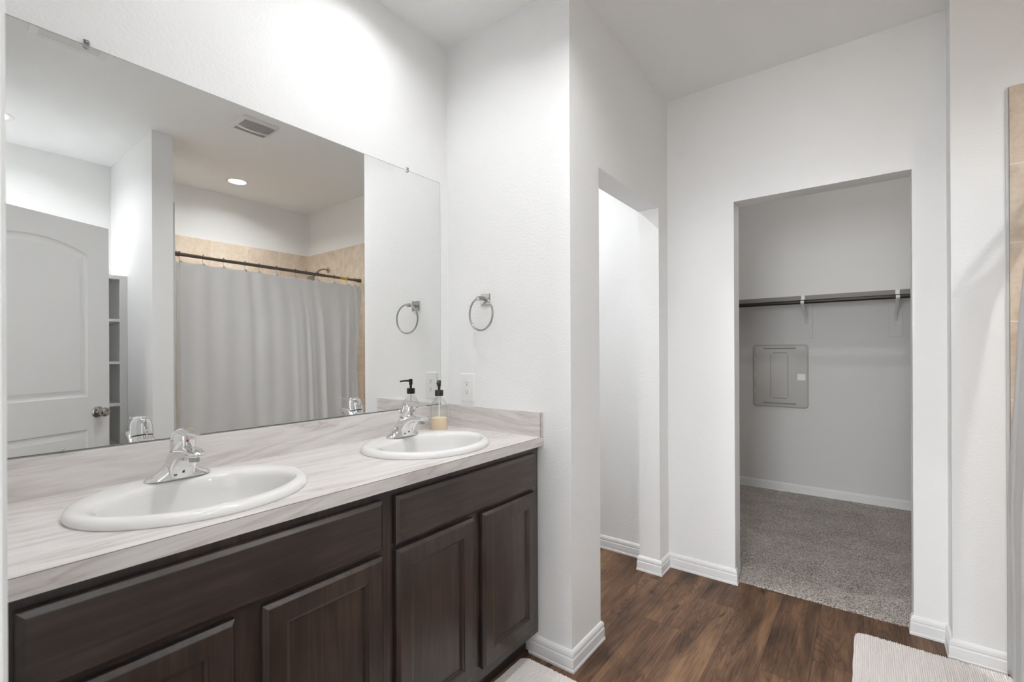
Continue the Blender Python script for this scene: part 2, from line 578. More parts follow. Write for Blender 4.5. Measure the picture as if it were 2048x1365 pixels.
def tube(bm, pts, r, seg=12, closed=False, caps=True, sx=1.0, mi=0, up0=None):
    pts = [Vector(p) for p in pts]
    n = len(pts)
    rings = []
    up = Vector(up0) if up0 else None
    for i, p in enumerate(pts):
        if closed:
            t = (pts[(i + 1) % n] - pts[i - 1]).normalized()
        else:
            t = (pts[min(i + 1, n - 1)] - pts[max(i - 1, 0)]).normalized()
        if up is None:
            up = Vector((0, 0, 1)) if abs(t.z) < 0.9 else Vector((0, 1, 0))
        s = t.cross(up)
        if s.length < 1e-5: s = t.cross(Vector((1, 0, 0)))
        s.normalize()
        u = s.cross(t).normalized()
        up = u
        rr = r[i] if isinstance(r, (list, tuple)) else r
        rings.append([p + s * (rr * sx * math.cos(2 * PI * k / seg)) + u * (rr * math.sin(2 * PI * k / seg)) for k in range(seg)])
    if closed:
        R = [[bm.verts.new(q) for q in ring] for ring in rings]
        for j in range(n):
            a, c = R[j], R[(j + 1) % n]
            for i in range(seg):
                bm.faces.new((a[i], a[(i + 1) % seg], c[(i + 1) % seg], c[i])).material_index = mi
    else:
        loft(bm, rings, caps, caps, mi)

def holes(bm, outer, inner, fn, mi=0):
    """Flat polygon with holes; fn maps (a, b) to 3D. Returns the vertex loops."""
    loops = []
    edges = []
    for poly in [outer] + list(inner):
        vv = [bm.verts.new(fn(*p)) for p in poly]
        loops.append(vv)
        for i in range(len(vv)):
            edges.append(bm.edges.new((vv[i], vv[(i + 1) % len(vv)])))
    r = bmesh.ops.triangle_fill(bm, edges=edges, use_beauty=True, use_dissolve=False)
    for f in r['geom']:
        if isinstance(f, bmesh.types.BMFace): f.material_index = mi
    return loops

def ell(cx, cyy, a, b_, n=48):
    return [(cx + a * math.cos(2 * PI * i / n), cyy + b_ * math.sin(2 * PI * i / n)) for i in range(n)]

def rrect(cx, cyy, w, h, r, n=6):
    out = []
    for qx, qy, a0 in ((1, 1, 0), (-1, 1, PI / 2), (-1, -1, PI), (1, -1, 1.5 * PI)):
        for i in range(n + 1):
            a = a0 + (PI / 2) * i / n
            out.append((cx + qx * (w / 2 - r) + r * math.cos(a), cyy + qy * (h / 2 - r) + r * math.sin(a)))
    return out

def spline(pts, n):
    """Catmull-Rom through tuples of any length."""
    out = []
    P_ = [pts[0]] + list(pts) + [pts[-1]]
    segs = len(pts) - 1
    for k in range(n + 1):
        t = k / n * segs
        i = min(int(t), segs - 1)
        u = t - i
        p0, p1, p2, p3 = P_[i], P_[i + 1], P_[i + 2], P_[i + 3]
        out.append(tuple(0.5 * ((2 * b1) + (-a1 + c1) * u + (2 * a1 - 5 * b1 + 4 * c1 - d1) * u * u + (-a1 + 3 * b1 - 3 * c1 + d1) * u ** 3)
                         for a1, b1, c1, d1 in zip(p0, p1, p2, p3)))
    return out

# ------------------------------------------------------------------ shell
def wallx(name, x0, x1, y0, y1, opening=None, mat='wall', z1=H):
    """Wall slab; opening = (y0, y1, ztop) or (x0, x1, ztop) along its long axis."""
    bm = bmesh.new()
    long_y = (y1 - y0) > (x1 - x0)
    if opening is None:
        box(bm, x0, x1, y0, y1, 0, z1)
    else:
        a, c, zt = opening
        lo, hi = (y0, y1) if long_y else (x0, x1)
        # outline polygon of the wall with a doorway, extruded through the thickness
        poly = [(lo, 0), (a, 0), (a, zt), (c, zt), (c, 0), (hi, 0), (hi, z1), (lo, z1)]
        d0, d1 = (x0, x1) if long_y else (y0, y1)
        f = (lambda d: (lambda p: (d, p[0], p[1]))) if long_y else (lambda d: (lambda p: (p[0], d, p[1])))
        A = [bm.verts.new(f(d0)(p)) for p in poly]
        B = [bm.verts.new(f(d1)(p)) for p in poly]
        bm.faces.new(A)
        bm.faces.new(list(reversed(B)))
        n = len(poly)
        for i in range(n):
            bm.faces.new((A[i], B[i], B[(i + 1) % n], A[(i + 1) % n]))
    return struct(name, bm, M[mat])

wallx('wall_mirror', -0.078, EX + 0.12, MY, MY + 0.12)
wallx('wall_vanity_end', EX, EX + 0.12, SY, MY)
wallx('wall_toilet', EX + 0.12, CX, SY, SY + 0.12, (OX0, OX1, OZ))
wallx('wall_toilet_side', EX, EX + 0.12, MY + 0.12, 2.72)
wallx('wall_toilet_back', EX + 0.12, CX, 2.60, 2.72)
wallx('wall_closet', CX, CX + 0.12, JY - 0.12, 2.72, (OY0, OY1, OZ))
wallx('wall_tub_end', TX, CX, BY, JY)
wallx('wall_back', -0.078, CX + 0.12, BY - 0.12, BY)
wallx('wall_stub', SX0, SX1, BY, STY)
wallx('wall_entry', DX - 0.12, DX, BY, MY, (-0.164, 0.634, 2.058))
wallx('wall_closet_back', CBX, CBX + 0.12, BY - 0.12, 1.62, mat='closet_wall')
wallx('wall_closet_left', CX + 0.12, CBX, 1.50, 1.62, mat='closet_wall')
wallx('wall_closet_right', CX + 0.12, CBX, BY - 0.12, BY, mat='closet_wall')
wallx('wall_bath_closet', CX, CX + 0.12, BY, JY - 0.12)
# bedroom behind the camera
wallx('wall_bedroom_left', -4.2, -0.078, 2.72, 2.84)
wallx('wall_bedroom_right', -4.2, -0.078, -2.3, -2.18)
wallx('wall_bedroom_near_left', DX - 0.12, DX, MY + 0.12, 2.84)
wallx('wall_bedroom_near_right', DX - 0.12, DX, -2.3, BY - 0.12)
bm = bmesh.new()
holes(bm, [(-2.3, 0), (2.84, 0), (2.84, H), (-2.3, H)], [[(-0.85, 0.65), (1.45, 0.65), (1.45, 2.25), (-0.85, 2.25)]], lambda a, c: (-4.08, a, c))
struct('wall_bedroom_window', bm, M['wall'])
w = empty('window_1', (-4.1, 0.3, 0.65)); w['kind'] = 'structure'  # unseen window, added to go with the bedroom fill light
bm = bmesh.new()
for y in (-0.85, 0.28, 1.41): box(bm, -4.14, -4.08, y, y + 0.04, 0.65, 2.25)
for z in (0.65, 2.21): box(bm, -4.14, -4.08, -0.85, 1.45, z, z + 0.04)
obj('window_frame', bm, M['trim'], w)

# floors
bm = bmesh.new(); box(bm, DX - 0.12, CX + 0.12, BY - 0.1, 2.72, -0.08, 0.0)
struct('floor', bm, M['planks'])
bm = bmesh.new(); box(bm, -4.2, DX - 0.12, -2.3, 2.84, -0.08, 0.004)
struct('floor_bedroom', bm, M['carpet'])

# closet carpet: a finely tufted slab with a ragged front edge
bm = bmesh.new()
CFX = 2.785
def carpet_z(x, y):
    return 0.0125 + 0.0022 * noise.noise(Vector((x * 160, y * 160, 3))) + 0.0012 * noise.noise(Vector((x * 60, y * 60, 9)))
xs = [CFX + 0.004 * i for i in range(56)]
while xs[-1] < CBX - 0.02: xs.append(xs[-1] + 0.02)
xs.append(CBX)
ys_all = [OY0 + (OY1 - OY0) * i / 184 for i in range(185)]
grid = []
for i, x in enumerate(xs):
    r_ = []
    for y in ys_all:
        if i == 0:
            r_.append(bm.verts.new((x - 0.004 + 0.006 * noise.noise(Vector((y * 150, 1, 1))), y, 0.001)))
        elif i == 1:
            r_.append(bm.verts.new((x - 0.004 + 0.007 * noise.noise(Vector((y * 150, 5, 1))), y, 0.009)))
        else:
            r_.append(bm.verts.new((x, y, carpet_z(x, y))))
    grid.append(r_)
for a, c in zip(grid, grid[1:]):
    for i in range(len(ys_all) - 1):
        bm.faces.new((a[i], a[i + 1], c[i + 1], c[i]))
box(bm, CX + 0.12, CBX, OY1, 1.50, 0, 0.012)
box(bm, CX + 0.12, CBX, BY, OY0, 0, 0.012)
# upright yarn tufts near the doorway
for k in range(16000):
    u = random.random() ** 1.6
    x = CFX - 0.003 + 0.42 * u
    y = random.uniform(OY0 + 0.002, OY1 - 0.002)
    if x > CX + 0.12 - 0.004: y = random.uniform(OY0 - 0.03, OY1 + 0.03)
    a = random.uniform(0, 2 * PI)
    s_ = 0.0016
    hgt = random.uniform(0.003, 0.006)
    lx, ly = random.uniform(-.0025, .0025), random.uniform(-.0025, .0025)
    z = 0.0105 if x > CFX + 0.002 else 0.006
    v0 = bm.verts.new((x + s_ * math.cos(a), y + s_ * math.sin(a), z))
    v1 = bm.verts.new((x - s_ * math.cos(a), y - s_ * math.sin(a), z))
    v2 = bm.verts.new((x + lx, y + ly, z + hgt))
    bm.faces.new((v0, v1, v2))
struct('floor_closet_carpet', bm, M['carpet'])

# ceiling with round holes for the cans
CANS = [(1.06, 1.30), (0.52, 1.30), (1.739, -1.06), (0.33, -1.01), (2.20, 1.75), (1.15, 0.50)]  # the last two are added fill lights
CR = 0.068
bm = bmesh.new()
lp = holes(bm, [(DX - 0.12, BY - 0.12), (CBX + 0.12, BY - 0.12), (CBX + 0.12, 2.72), (DX - 0.12, 2.72)],
           [ell(x, y, CR, CR, 32) for x, y in CANS], lambda a, c: (a, c, H))
for vv in lp[1:]:
    r = bmesh.ops.extrude_edge_only(bm, edges=[e for e in {e for v_ in vv for e in v_.link_edges} if e.is_boundary])
    bmesh.ops.translate(bm, verts=[g for g in r['geom'] if isinstance(g, bmesh.types.BMVert)], vec=(0, 0, 0.075))
box(bm, DX - 0.12, CBX + 0.12, BY - 0.12, 2.72, H + 0.075, H + 0.12)
struct('ceiling', bm, M['ceiling'])
bm = bmesh.new(); box(bm, -4.2, DX - 0.12, -2.3, 2.84, H, H + 0.1)
struct('ceiling_bedroom', bm, M['ceiling'])

# ------------------------------------------------------------------ baseboards
BB = [(0, 0), (0.0155, 0), (0.0155, 0.009), (0.0128, 0.013), (0.0128, 0.050), (0.0095, 0.055), (0.0115, 0.0615),
      (0.0105, 0.072), (0.006, 0.080), (0, 0.083)]
def baseboard(name, path, prof=BB, z0=0.0, mat='trim'):
    bm = bmesh.new()
    P_ = [Vector((p[0], p[1])) for p in path]
    n = len(P_)
    rings = []
    for i, p in enumerate(P_):
        ns = []
        if i > 0:
            d = (P_[i] - P_[i - 1]).normalized(); ns.append(Vector((d.y, -d.x)))
        if i < n - 1:
            d = (P_[i + 1] - P_[i]).normalized(); ns.append(Vector((d.y, -d.x)))
        if len(ns) == 2:
            mm = (ns[0] + ns[1]); mm = mm / (1 + ns[0].dot(ns[1]))
        else:
            mm = ns[0]
        rings.append([(p.x + mm.x * t_, p.y + mm.y * t_, z0 + z_) for t_, z_ in prof])
    loft(bm, rings)
    return struct(name, bm, M[mat])
baseboard('baseboard_vanity_end', [(EX, 1.14), (EX, SY), (OX0, SY), (OX0, SY + 0.12), (EX + 0.12, SY + 0.12), (EX + 0.12, 2.6),
                                   (CX, 2.6), (CX, SY + 0.12), (OX1, SY + 0.12), (OX1, SY), (CX, SY), (CX, OY1), (CX + 0.028, OY1)])
baseboard('baseboard_tub_end', [(CX + 0.028, OY0), (CX, OY0), (CX, JY), (TX, JY), (TX, -0.428)])
baseboard('baseboard_stub', [(SX1, STY), (SX0, STY), (SX0, -1.055)])
baseboard('baseboard_entry', [(DX, -1.055), (DX, -0.212)])
baseboard('baseboard_closet', [(CX + 0.12, OY1), (CX + 0.12, 1.5), (CBX, 1.5), (CBX, BY), (CX + 0.12, BY), (CX + 0.12, OY0)], z0=0.004)

# ------------------------------------------------------------------ entry doorway casing and jamb
def casing(name, xf, sgn):
    bm = bmesh.new()
    y0, y1, zt = -0.151, 0.621, 2.045
    # profile (distance from the opening, projection from the wall)
    pr = [(0, 0), (0, 0.011), (0.004, 0.0145), (0.018, 0.0125), (0.03, 0.0145), (0.05, 0.015), (0.057, 0.010), (0.057, 0)]
    rings = []
    for (yy_, zz_, sy, sz) in ((y0, 0, -1, 0), (y0, zt, -1, 1), (y1, zt, 1, 1), (y1, 0, 1, 0)):
        rings.append([(xf + sgn * pj, yy_ + sy * d_, zz_ + sz * d_) for d_, pj in pr])
    loft(bm, rings)
    struct(name, bm, M['trim'], smooth=False)
casing('trim_1', DX, 1)
casing('trim_2', DX - 0.12, -1)
bm = bmesh.new()
box(bm, DX - 0.12, DX, -0.164, -0.146, 0, 2.04)
box(bm, DX - 0.12, DX, 0.616, 0.634, 0, 2.04)
box(bm, DX - 0.12, DX, -0.164, 0.634, 2.04, 2.058)
struct('trim_3', bm, M['trim'])

# ------------------------------------------------------------------ entry door, swung into the room
dw, dh, dt = 0.762, 2.03, 0.035
dang = math.atan2(-0.4506, 0.8927)
door = empty('door_1', (0.076, -0.147, 0.008), dang)
door['kind'] = 'structure'
door['label'] = 'white two-panel arch-top door standing open in the mirror reflection'
def arch_loop(d, x0, x1, z0, zs, zp, n=20):
    """Outline with an arched top, inset by d: springing height zs, peak zp."""
    half = (x1 - x0) / 2
    rise = zp - zs
    R = (half * half + rise * rise) / (2 * rise)
    cx_, cz = (x0 + x1) / 2, zp - R
    R2 = R - d
    hw = half - d
    pts = [(x0 + d, z0 + d), (x1 - d, z0 + d)]
    a1 = math.asin(hw / R2)
    for i in range(n + 1):
        a = a1 - 2 * a1 * i / n
        pts.append((cx_ + R2 * math.sin(a), cz + R2 * math.cos(a)))
    return pts
def rect_loop(d, x0, x1, z0, z1):
    return [(x0 + d, z0 + d), (x1 - d, z0 + d), (x1 - d, z1 - d), (x0 + d, z1 - d)]
bm = bmesh.new()
px0, px1 = 0.122, dw - 0.122
steps = [(0, 0), (0.006, 0.0045), (0.016, 0.006), (0.030, 0.004), (0.040, 0.0015)]
rims = []
for side in (1, -1):
    yf = side * dt / 2
    f3 = lambda a, c, d=0.0: (a, yf - side * d, c)
    L_ = holes(bm, [(0, 0), (dw, 0), (dw, dh), (0, dh)],
               [arch_loop(0, px0, px1, 1.01, 1.845, 1.905), rect_loop(0, px0, px1, 0.235, 0.815)], lambda a, c: f3(a, c))
    rims.append(L_[0])
    for vv, fn in ((L_[1], lambda d: arch_loop(d, px0, px1, 1.01, 1.845, 1.905)), (L_[2], lambda d: rect_loop(d, px0, px1, 0.235, 0.815))):
        prev = vv
        for ins, dep in steps[1:]:
            cur = [bm.verts.new(f3(p[0], p[1], dep)) for p in fn(ins)]
            for i in range(len(cur)):
                j = (i + 1) % len(cur)
                bm.faces.new((prev[i], prev[j], cur[j], cur[i]))
            prev = cur
        bm.faces.new(prev)
for i in range(4):
    j = (i + 1) % 4
    bm.faces.new((rims[0][i], rims[0][j], rims[1][j], rims[1][i]))
obj('door_leaf', bm, M['door_paint'], door, local=True)
for side in (1, -1):
    bm = bmesh.new()
    pr = [(0.033, 0), (0.033, 0.004), (0.029, 0.009), (0.016, 0.012), (0.0125, 0.016), (0.0125, 0.030), (0.017, 0.034), (0.0255, 0.042),
          (0.0275, 0.052), (0.026, 0.060), (0.020, 0.064), (0.012, 0.065), (0.010, 0.063), (0.0, 0.063)]
    lathe(bm, [(r_, side * (dt / 2 + h_)) for r_, h_ in pr], (dw - 0.068, 0, 0.912), 36, 'Y')
    k = obj('door_knob', bm, M['knob_nickel'], door, local=True, smooth=True)
for z in (0.25, 1.02, 1.79):
    bm = bmesh.new()
    lathe(bm, [(0.006, 0), (0.006, 0.09)], (-0.006, -dt / 2 - 0.004, z - 0.045), 12)
    box(bm, -0.002, 0.0, -dt / 2, dt / 2, z - 0.045, z + 0.045)
    obj('hinge', bm, M['nickel'], door, local=True)

# ------------------------------------------------------------------ built-in linen shelves
LY = -1.06
ls = empty('linen_shelf', (0.6, LY, 0))
tag(ls, 'white open linen shelf tower reflected behind the door edge', 'shelf unit')
LX0, LX1, LZ = 0.20, SX0 - 0.001, 1.827
bm = bmesh.new()
box(bm, LX1 - 0.018, LX1, BY + 0.001, LY - 0.019, 0, LZ)
obj('side_panel', bm, M['shelf_paint'], ls)
bm = bmesh.new()
box(bm, LX0, LX0 + 0.018, BY + 0.001, LY - 0.019, 0, LZ)
obj('side_panel', bm, M['shelf_paint'], ls)
bm = bmesh.new()
box(bm, LX0 + 0.018, LX1 - 0.018, BY + 0.001, BY + 0.008, 0, LZ)
obj('back_panel', bm, M['shelf_paint'], ls)
bm = bmesh.new()
box(bm, LX1 - 0.044, LX1, LY - 0.019, LY, 0, LZ)
box(bm, LX0, LX0 + 0.044, LY - 0.019, LY, 0, LZ)
box(bm, LX0 + 0.044, LX1 - 0.044, LY - 0.019, LY, LZ - 0.020, LZ)
obj('face_frame', bm, M['shelf_paint'], ls)
bm = bmesh.new()
box(bm, LX0, LX1, BY + 0.001, LY, LZ, LZ + 0.006)
obj('top_panel', bm, M['shelf_paint'], ls)
for z in (1.50, 1.193, 0.890, 0.587, 0.284, 0.05):
    bm = bmesh.new()
    box(bm, LX0 + 0.0185, LX1 - 0.0185, BY + 0.009, LY - 0.003, z, z + 0.019, 0.002)
    obj('shelf_board', bm, M['shelf_paint'], ls)

# ------------------------------------------------------------------ vanity cabinets
FY = 1.094        # face-frame plane
DY = 1.072        # front of doors
CABZ = CNT - 0.0365
TK = 0.105
def door_slab(bm, x0, x1, z0, z1, loops, yb=FY - 0.003):
    rings = []
    for ins, pj in loops:
        rings.append([(x0 + ins, yb - pj, z0 + ins), (x1 - ins, yb - pj, z0 + ins), (x1 - ins, yb - pj, z1 - ins), (x0 + ins, yb - pj, z1 - ins)])
    loft(bm, rings)
def cabinet(name, x0, x1, drawer, doors, label):
    c = empty(name, ((x0 + x1) / 2, 1.35, 0))
    tag(c, label, 'cabinet', 'dark vanity cabinets under the counter')
    bm = bmesh.new()
    box(bm, x0, x0 + 0.016, FY + 0.019, MY - 0.002, TK, CABZ)
    box(bm, x1 - 0.016, x1, FY + 0.019, MY - 0.002, TK, CABZ)
    box(bm, x0 + 0.016, x1 - 0.016, FY + 0.019, MY - 0.002, TK, TK + 0.016)
    box(bm, x0 + 0.016, x1 - 0.016, MY - 0.01, MY - 0.002, TK + 0.016, CABZ)
    obj('cabinet_body', bm, M['esp_v'], c)
    bm = bmesh.new()
    # face frame with openings
    op = [(doors[0][0] + 0.012, drawer[2] + 0.012, drawer[1] - 0.012, drawer[3] - 0.012)]
    hl = [[(drawer[0] + 0.012, drawer[2] + 0.012), (drawer[1] - 0.012, drawer[2] + 0.012), (drawer[1] - 0.012, drawer[3] - 0.010), (drawer[0] + 0.012, drawer[3] - 0.010)]]
    for d in doors:
        hl.append([(d[0] + 0.012, d[2] + 0.012), (d[1] - 0.012, d[2] + 0.012), (d[1] - 0.012, d[3] - 0.012), (d[0] + 0.012, d[3] - 0.012)])
    A = holes(bm, [(x0, TK), (x1, TK), (x1, CABZ), (x0, CABZ)], hl, lambda a, z: (a, FY, z))
    B = holes(bm, [(x0, TK), (x1, TK), (x1, CABZ), (x0, CABZ)], hl, lambda a, z: (a, FY + 0.019, z))
    for la, lb in zip(A, B):
        for i in range(len(la)):
            j = (i + 1) % len(la)
            bm.faces.new((la[i], la[j], lb[j], lb[i]))
    obj('face_frame', bm, M['esp_v'], c)
    bm = bmesh.new()
    door_slab(bm, *drawer, [(0, 0), (0, 0.011), (0.0015, 0.0125), (0.0105, 0.0188), (0.0120, 0.0193)])
    obj('drawer_front', bm, M['esp_h'], c)
    for d in doors:
        bm = bmesh.new()
        x0_, x1_, z0_, z1_ = d
        yb = FY - 0.003
        rr_ = [(0, 0), (0, 0.011), (0.0015, 0.0125), (0.0085, 0.0185), (0.0100, 0.0193), (0.052, 0.0193), (0.054, 0.0155), (0.060, 0.0140), (0.063, 0.0075)]
        rings = [[(x0_ + i, yb - p, z0_ + i), (x1_ - i, yb - p, z0_ + i), (x1_ - i, yb - p, z1_ - i), (x0_ + i, yb - p, z1_ - i)] for i, p in rr_]
        loft(bm, rings, cap0=False, cap1=False)
        dd = obj('door', bm, M['esp_v'], c)
        bm = bmesh.new()
        box(bm, x0_ + 0.0625, x1_ - 0.0625, yb - 0.0075, yb - 0.001, z0_ + 0.0625, z1_ - 0.0625)
        obj('door_panel', bm, M['esp_v'], dd)
    bm = bmesh.new()
    box(bm, x0, x1, 1.158, 1.172, 0, TK)
    obj('toe_kick', bm, M['esp_h'], c)
    return c
cabinet('vanity_cabinet', 0.062, 0.8335, (0.105, 0.812, 0.714, 0.856), [(0.105, 0.4295, 0.150, 0.700), (0.486, 0.812, 0.150, 0.700)],
        'dark espresso vanity cabinet at the left, below the nearer sink')
cabinet('vanity_cabinet', 0.8345, 1.600, (0.858, 1.562, 0.714, 0.856), [(0.858, 1.187, 0.150, 0.700), (1.234, 1.562, 0.150, 0.700)],
        'dark espresso vanity cabinet against the end wall, below the farther sink')

# ------------------------------------------------------------------ counter
ct = empty('countertop', (0.82, 1.35, CABZ))
tag(ct, 'long pale grey veined laminate countertop over the dark cabinets', 'countertop')
SINKS = [(0.448, 1.325), (1.203, 1.325)]
CF = 1.0693
bm = bmesh.new()
cx0, cx1, cyb = DX + 0.002, EX - 0.001, MY - 0.001
zt, zb = CNT, CNT - 0.036
outer = [(cx0, CF + 0.0015), (cx1, CF + 0.0015), (cx1, cyb), (cx0, cyb)]
inn = [ell(x, y - 0.010, 0.215, 0.18, 40) for x, y in SINKS]
A = holes(bm, outer, inn, lambda a, c_: (a, c_, zt))
B = holes(bm, outer, inn, lambda a, c_: (a, c_, zt - 0.02))
for la, lb in zip(A, B):
    for i in range(len(la)):
        j = (i + 1) % len(la)
        bm.faces.new((la[i], la[j], lb[j], lb[i]))
obj('counter_top', bm, M['laminate'], ct)
bm = bmesh.new()
box(bm, cx0, cx1, CF, CF + 0.0012, zb, zt - 0.0012)
box(bm, cx0, cx1, CF + 0.0012, CF + 0.019, zb, zt - 0.0205)
obj('front_edge', bm, M['laminate'], ct)
bm = bmesh.new()
box(bm, cx0, cx1, CF + 0.0002, CF + 0.0022, zt - 0.0012, zt - 0.0001)
obj('edge_seam', bm, M['laminate_seam'], ct)
bm = bmesh.new()
box(bm, cx0, cx1 - 0.0192, MY - 0.0205, MY - 0.001, zt, 1.0195, 0.001)
obj('backsplash', bm, M['laminate'], ct)
bm = bmesh.new()
box(bm, cx1 - 0.019, cx1, CF + 0.004, MY - 0.001, zt, 1.0195, 0.001)
ss = obj('side_splash', bm, M['laminate_side'], ct)
bm = bmesh.new()
box(bm, cx1 - 0.0175, cx1 - 0.0160, CF + 0.0032, CF + 0.0042, zt + 0.001, 1.0185)
obj('edge_seam', bm, M['laminate_seam'], ss)
bm = bmesh.new()
box(bm, cx0, cx1 - 0.02, MY - 0.0222, MY - 0.0204, zt + 0.0001, zt + 0.0022)
box(bm, cx1 - 0.0208, cx1 - 0.0190, CF + 0.02, MY - 0.022, zt + 0.0001, zt + 0.0022)
obj('caulk_line', bm, M['porcelain'], ct)

# ------------------------------------------------------------------ sinks
def make_sink(x, y):
    s_ = empty('sink', (x, y, CNT))
    tag(s_, 'white oval drop-in sink nearer the camera, at the left end of the counter', 'sink', 'oval sinks in the counter')
    keys = [  # a, b, cy, z
        (0.2515, 0.2190, 0, 0.0005), (0.2525, 0.2200, 0, 0.004), (0.2515, 0.2190, 0, 0.010), (0.2475, 0.2150, 0, 0.0160),
        (0.240, 0.2065, 0, 0.0200), (0.231, 0.194, -0.003, 0.0213), (0.220, 0.174, -0.016, 0.0205), (0.2115, 0.160, -0.029, 0.0172),
        (0.2055, 0.153, -0.034, 0.0095), (0.2015, 0.1485, -0.036, -0.008), (0.194, 0.142, -0.037, -0.045), (0.178, 0.129, -0.038, -0.085),
        (0.147, 0.106, -0.039, -0.118), (0.096, 0.072, -0.040, -0.136), (0.045, 0.038, -0.040, -0.142), (0.024, 0.024, -0.040, -0.144)]
    prof = spline(keys, 60)
    bm = bmesh.new()
    rings = []
    N = 96
    for a, b2, c2, z in prof:
        rings.append([(x + a * math.cos(2 * PI * i / N), y + c2 + b2 * math.sin(2 * PI * i / N), CNT + z) for i in range(N)])
    loft(bm, rings, False, False)
    obj('basin', bm, M['porcelain'], s_, smooth=True, angle=70)
    bm = bmesh.new()
    lathe(bm, [(0.0, -0.150), (0.024, -0.150), (0.026, -0.1435), (0.022, -0.1415), (0.018, -0.1425), (0.017, -0.1400), (0.006, -0.1385), (0, -0.138)],
          (x, y - 0.040, CNT), 28)
    obj('drain', bm, M['chrome'], s_, smooth=True)
    return s_
sk = make_sink(*SINKS[0])
dup(sk, (*SINKS[1], CNT), 'white oval drop-in sink farther away, next to the soap bottle')

# ------------------------------------------------------------------ faucets (local frame: -Y is towards the user)
def make_faucet(x, y, z):
    f_ = empty('faucet', (x, y, z))
    tag(f_, 'chrome single-lever faucet behind the nearer left sink', 'faucet', 'chrome single-lever faucets')
    # base plate with swept wings
    bm = bmesh.new()
    rings = []
    NS = 44
    for k in range(NS + 1):
        s = -1 + 2 * k / NS
        s = math.copysign(1 - (1 - abs(s)) ** 1.35, s) if abs(s) > 0 else 0
        xx_ = s * 0.0765
        e_ = max(1 - abs(s) ** 3.2, 0.0)
        w_ = 0.0285 * math.sqrt(e_) + 0.0004
        h_ = 0.0135 * e_ ** 0.5 + 0.052 * math.exp(-(abs(xx_) / 0.034) ** 2.2) + 0.0004
        ring = []
        for j in range(20):
            t_ = PI * j / 19
            ring.append((xx_, w_ * math.copysign(abs(math.cos(t_)) ** 0.8, math.cos(t_)), h_ * math.sin(t_) ** 0.75))
        rings.append(ring)
    loft(bm, rings)
    obj('base_plate', bm, M['chrome'], f_, local=True, smooth=True, angle=60)
    # deep body with a concave underside that becomes the spout: sections along Y
    bm = bmesh.new()
    keys = [  # y, z bottom, z top, half width
        (0.0290, 0.0, 0.018, 0.003), (0.0250, 0.0, 0.032, 0.0165), (0.0140, 0.0, 0.050, 0.0250), (0.0, 0.0, 0.067, 0.0290), (-0.016, 0.0, 0.079, 0.0300),
        (-0.030, 0.0, 0.0835, 0.0300), (-0.036, 0.012, 0.0845, 0.0297), (-0.045, 0.030, 0.0855, 0.0290), (-0.060, 0.0475, 0.0865, 0.0276),
        (-0.075, 0.0580, 0.0870, 0.0262), (-0.092, 0.0645, 0.0868, 0.0244), (-0.110, 0.0675, 0.0858, 0.0225), (-0.125, 0.0685, 0.0840, 0.0195),
        (-0.136, 0.0695, 0.0820, 0.0145), (-0.142, 0.0720, 0.0790, 0.0050)]
    rings = []
    for (cy_, zb_, zt_, w_) in spline(keys, 64):
        ring = []
        zm, hh_ = (max(zb_, 0) + zt_) / 2, max((zt_ - max(zb_, 0)) / 2, 0.001)
        for j in range(36):
            t_ = 2 * PI * j / 36
            c_, s__ = math.cos(t_), math.sin(t_)
            ring.append(Vector((math.copysign(abs(c_) ** 0.55, c_) * max(w_, 0.001), cy_, zm + math.copysign(abs(s__) ** 0.55, s__) * hh_)))
        rings.append(ring)
    loft(bm, rings)
    body = obj('spout', bm, M['chrome'], f_, local=True, smooth=True, angle=60)
    # aerator
    bm = bmesh.new()
    lathe(bm, [(0.0105, 0.0560), (0.0118, 0.0570), (0.0118, 0.066), (0.0128, 0.068), (0.0128, 0.074)], (0, -0.114, 0), 24)
    obj('aerator', bm, M['nickel'], body, local=True, smooth=True)
    # tilted cap with domed top
    T = Matrix.Rotation(math.radians(14), 4, 'X')
    bm = bmesh.new()
    pr = [(0.0260, -0.0110), (0.0280, -0.0100), (0.0288, -0.007), (0.0290, 0.004), (0.0286, 0.016), (0.0272, 0.027), (0.0240, 0.0360), (0.0175, 0.0415), (0.009, 0.0440), (0.0, 0.0445)]
    pr = [p for p in spline(pr, 26)]
    lathe(bm, pr, (0, -0.034, 0.0880), 40, mat4=T)
    cap = obj('handle_cap', bm, M['chrome'], f_, local=True, smooth=True)
    # leaning column under the cap
    bm = bmesh.new()
    lathe(bm, [(0.0262, -0.030), (0.0268, -0.022), (0.0268, -0.0135)], (0, -0.034, 0.0880), 36, mat4=T)
    obj('column', bm, M['chrome'], f_, local=True, smooth=True)
    # black seam ring
    bm = bmesh.new()
    lathe(bm, [(0.0250, -0.0138), (0.0272, -0.0137), (0.0272, -0.0108), (0.0250, -0.0105)], (0, -0.034, 0.0880), 40, mat4=T)
    obj('seam_ring', bm, M['black_plastic'], cap, local=True)
    # lever blade
    bm = bmesh.new()
    keys = [(-0.022, 0.1265, 0.0130, 0.0060), (-0.046, 0.1295, 0.0185, 0.0068), (-0.072, 0.1275, 0.0155, 0.0052), (-0.098, 0.1245, 0.0120, 0.0036),
            (-0.124, 0.1250, 0.0105, 0.0030), (-0.138, 0.1262, 0.0055, 0.0018)]
    rings = []
    for (cy_, cz_, w_, h_) in spline(keys, 30):
        rings.append([(w_ * math.copysign(abs(math.cos(t_)) ** 0.7, math.cos(t_)), cy_, cz_ + h_ * math.sin(t_)) for t_ in [2 * PI * j / 20 for j in range(20)]])
    loft(bm, rings)
    obj('lever', bm, M['chrome'], cap, local=True, smooth=True, angle=60)
    bm = bmesh.new()
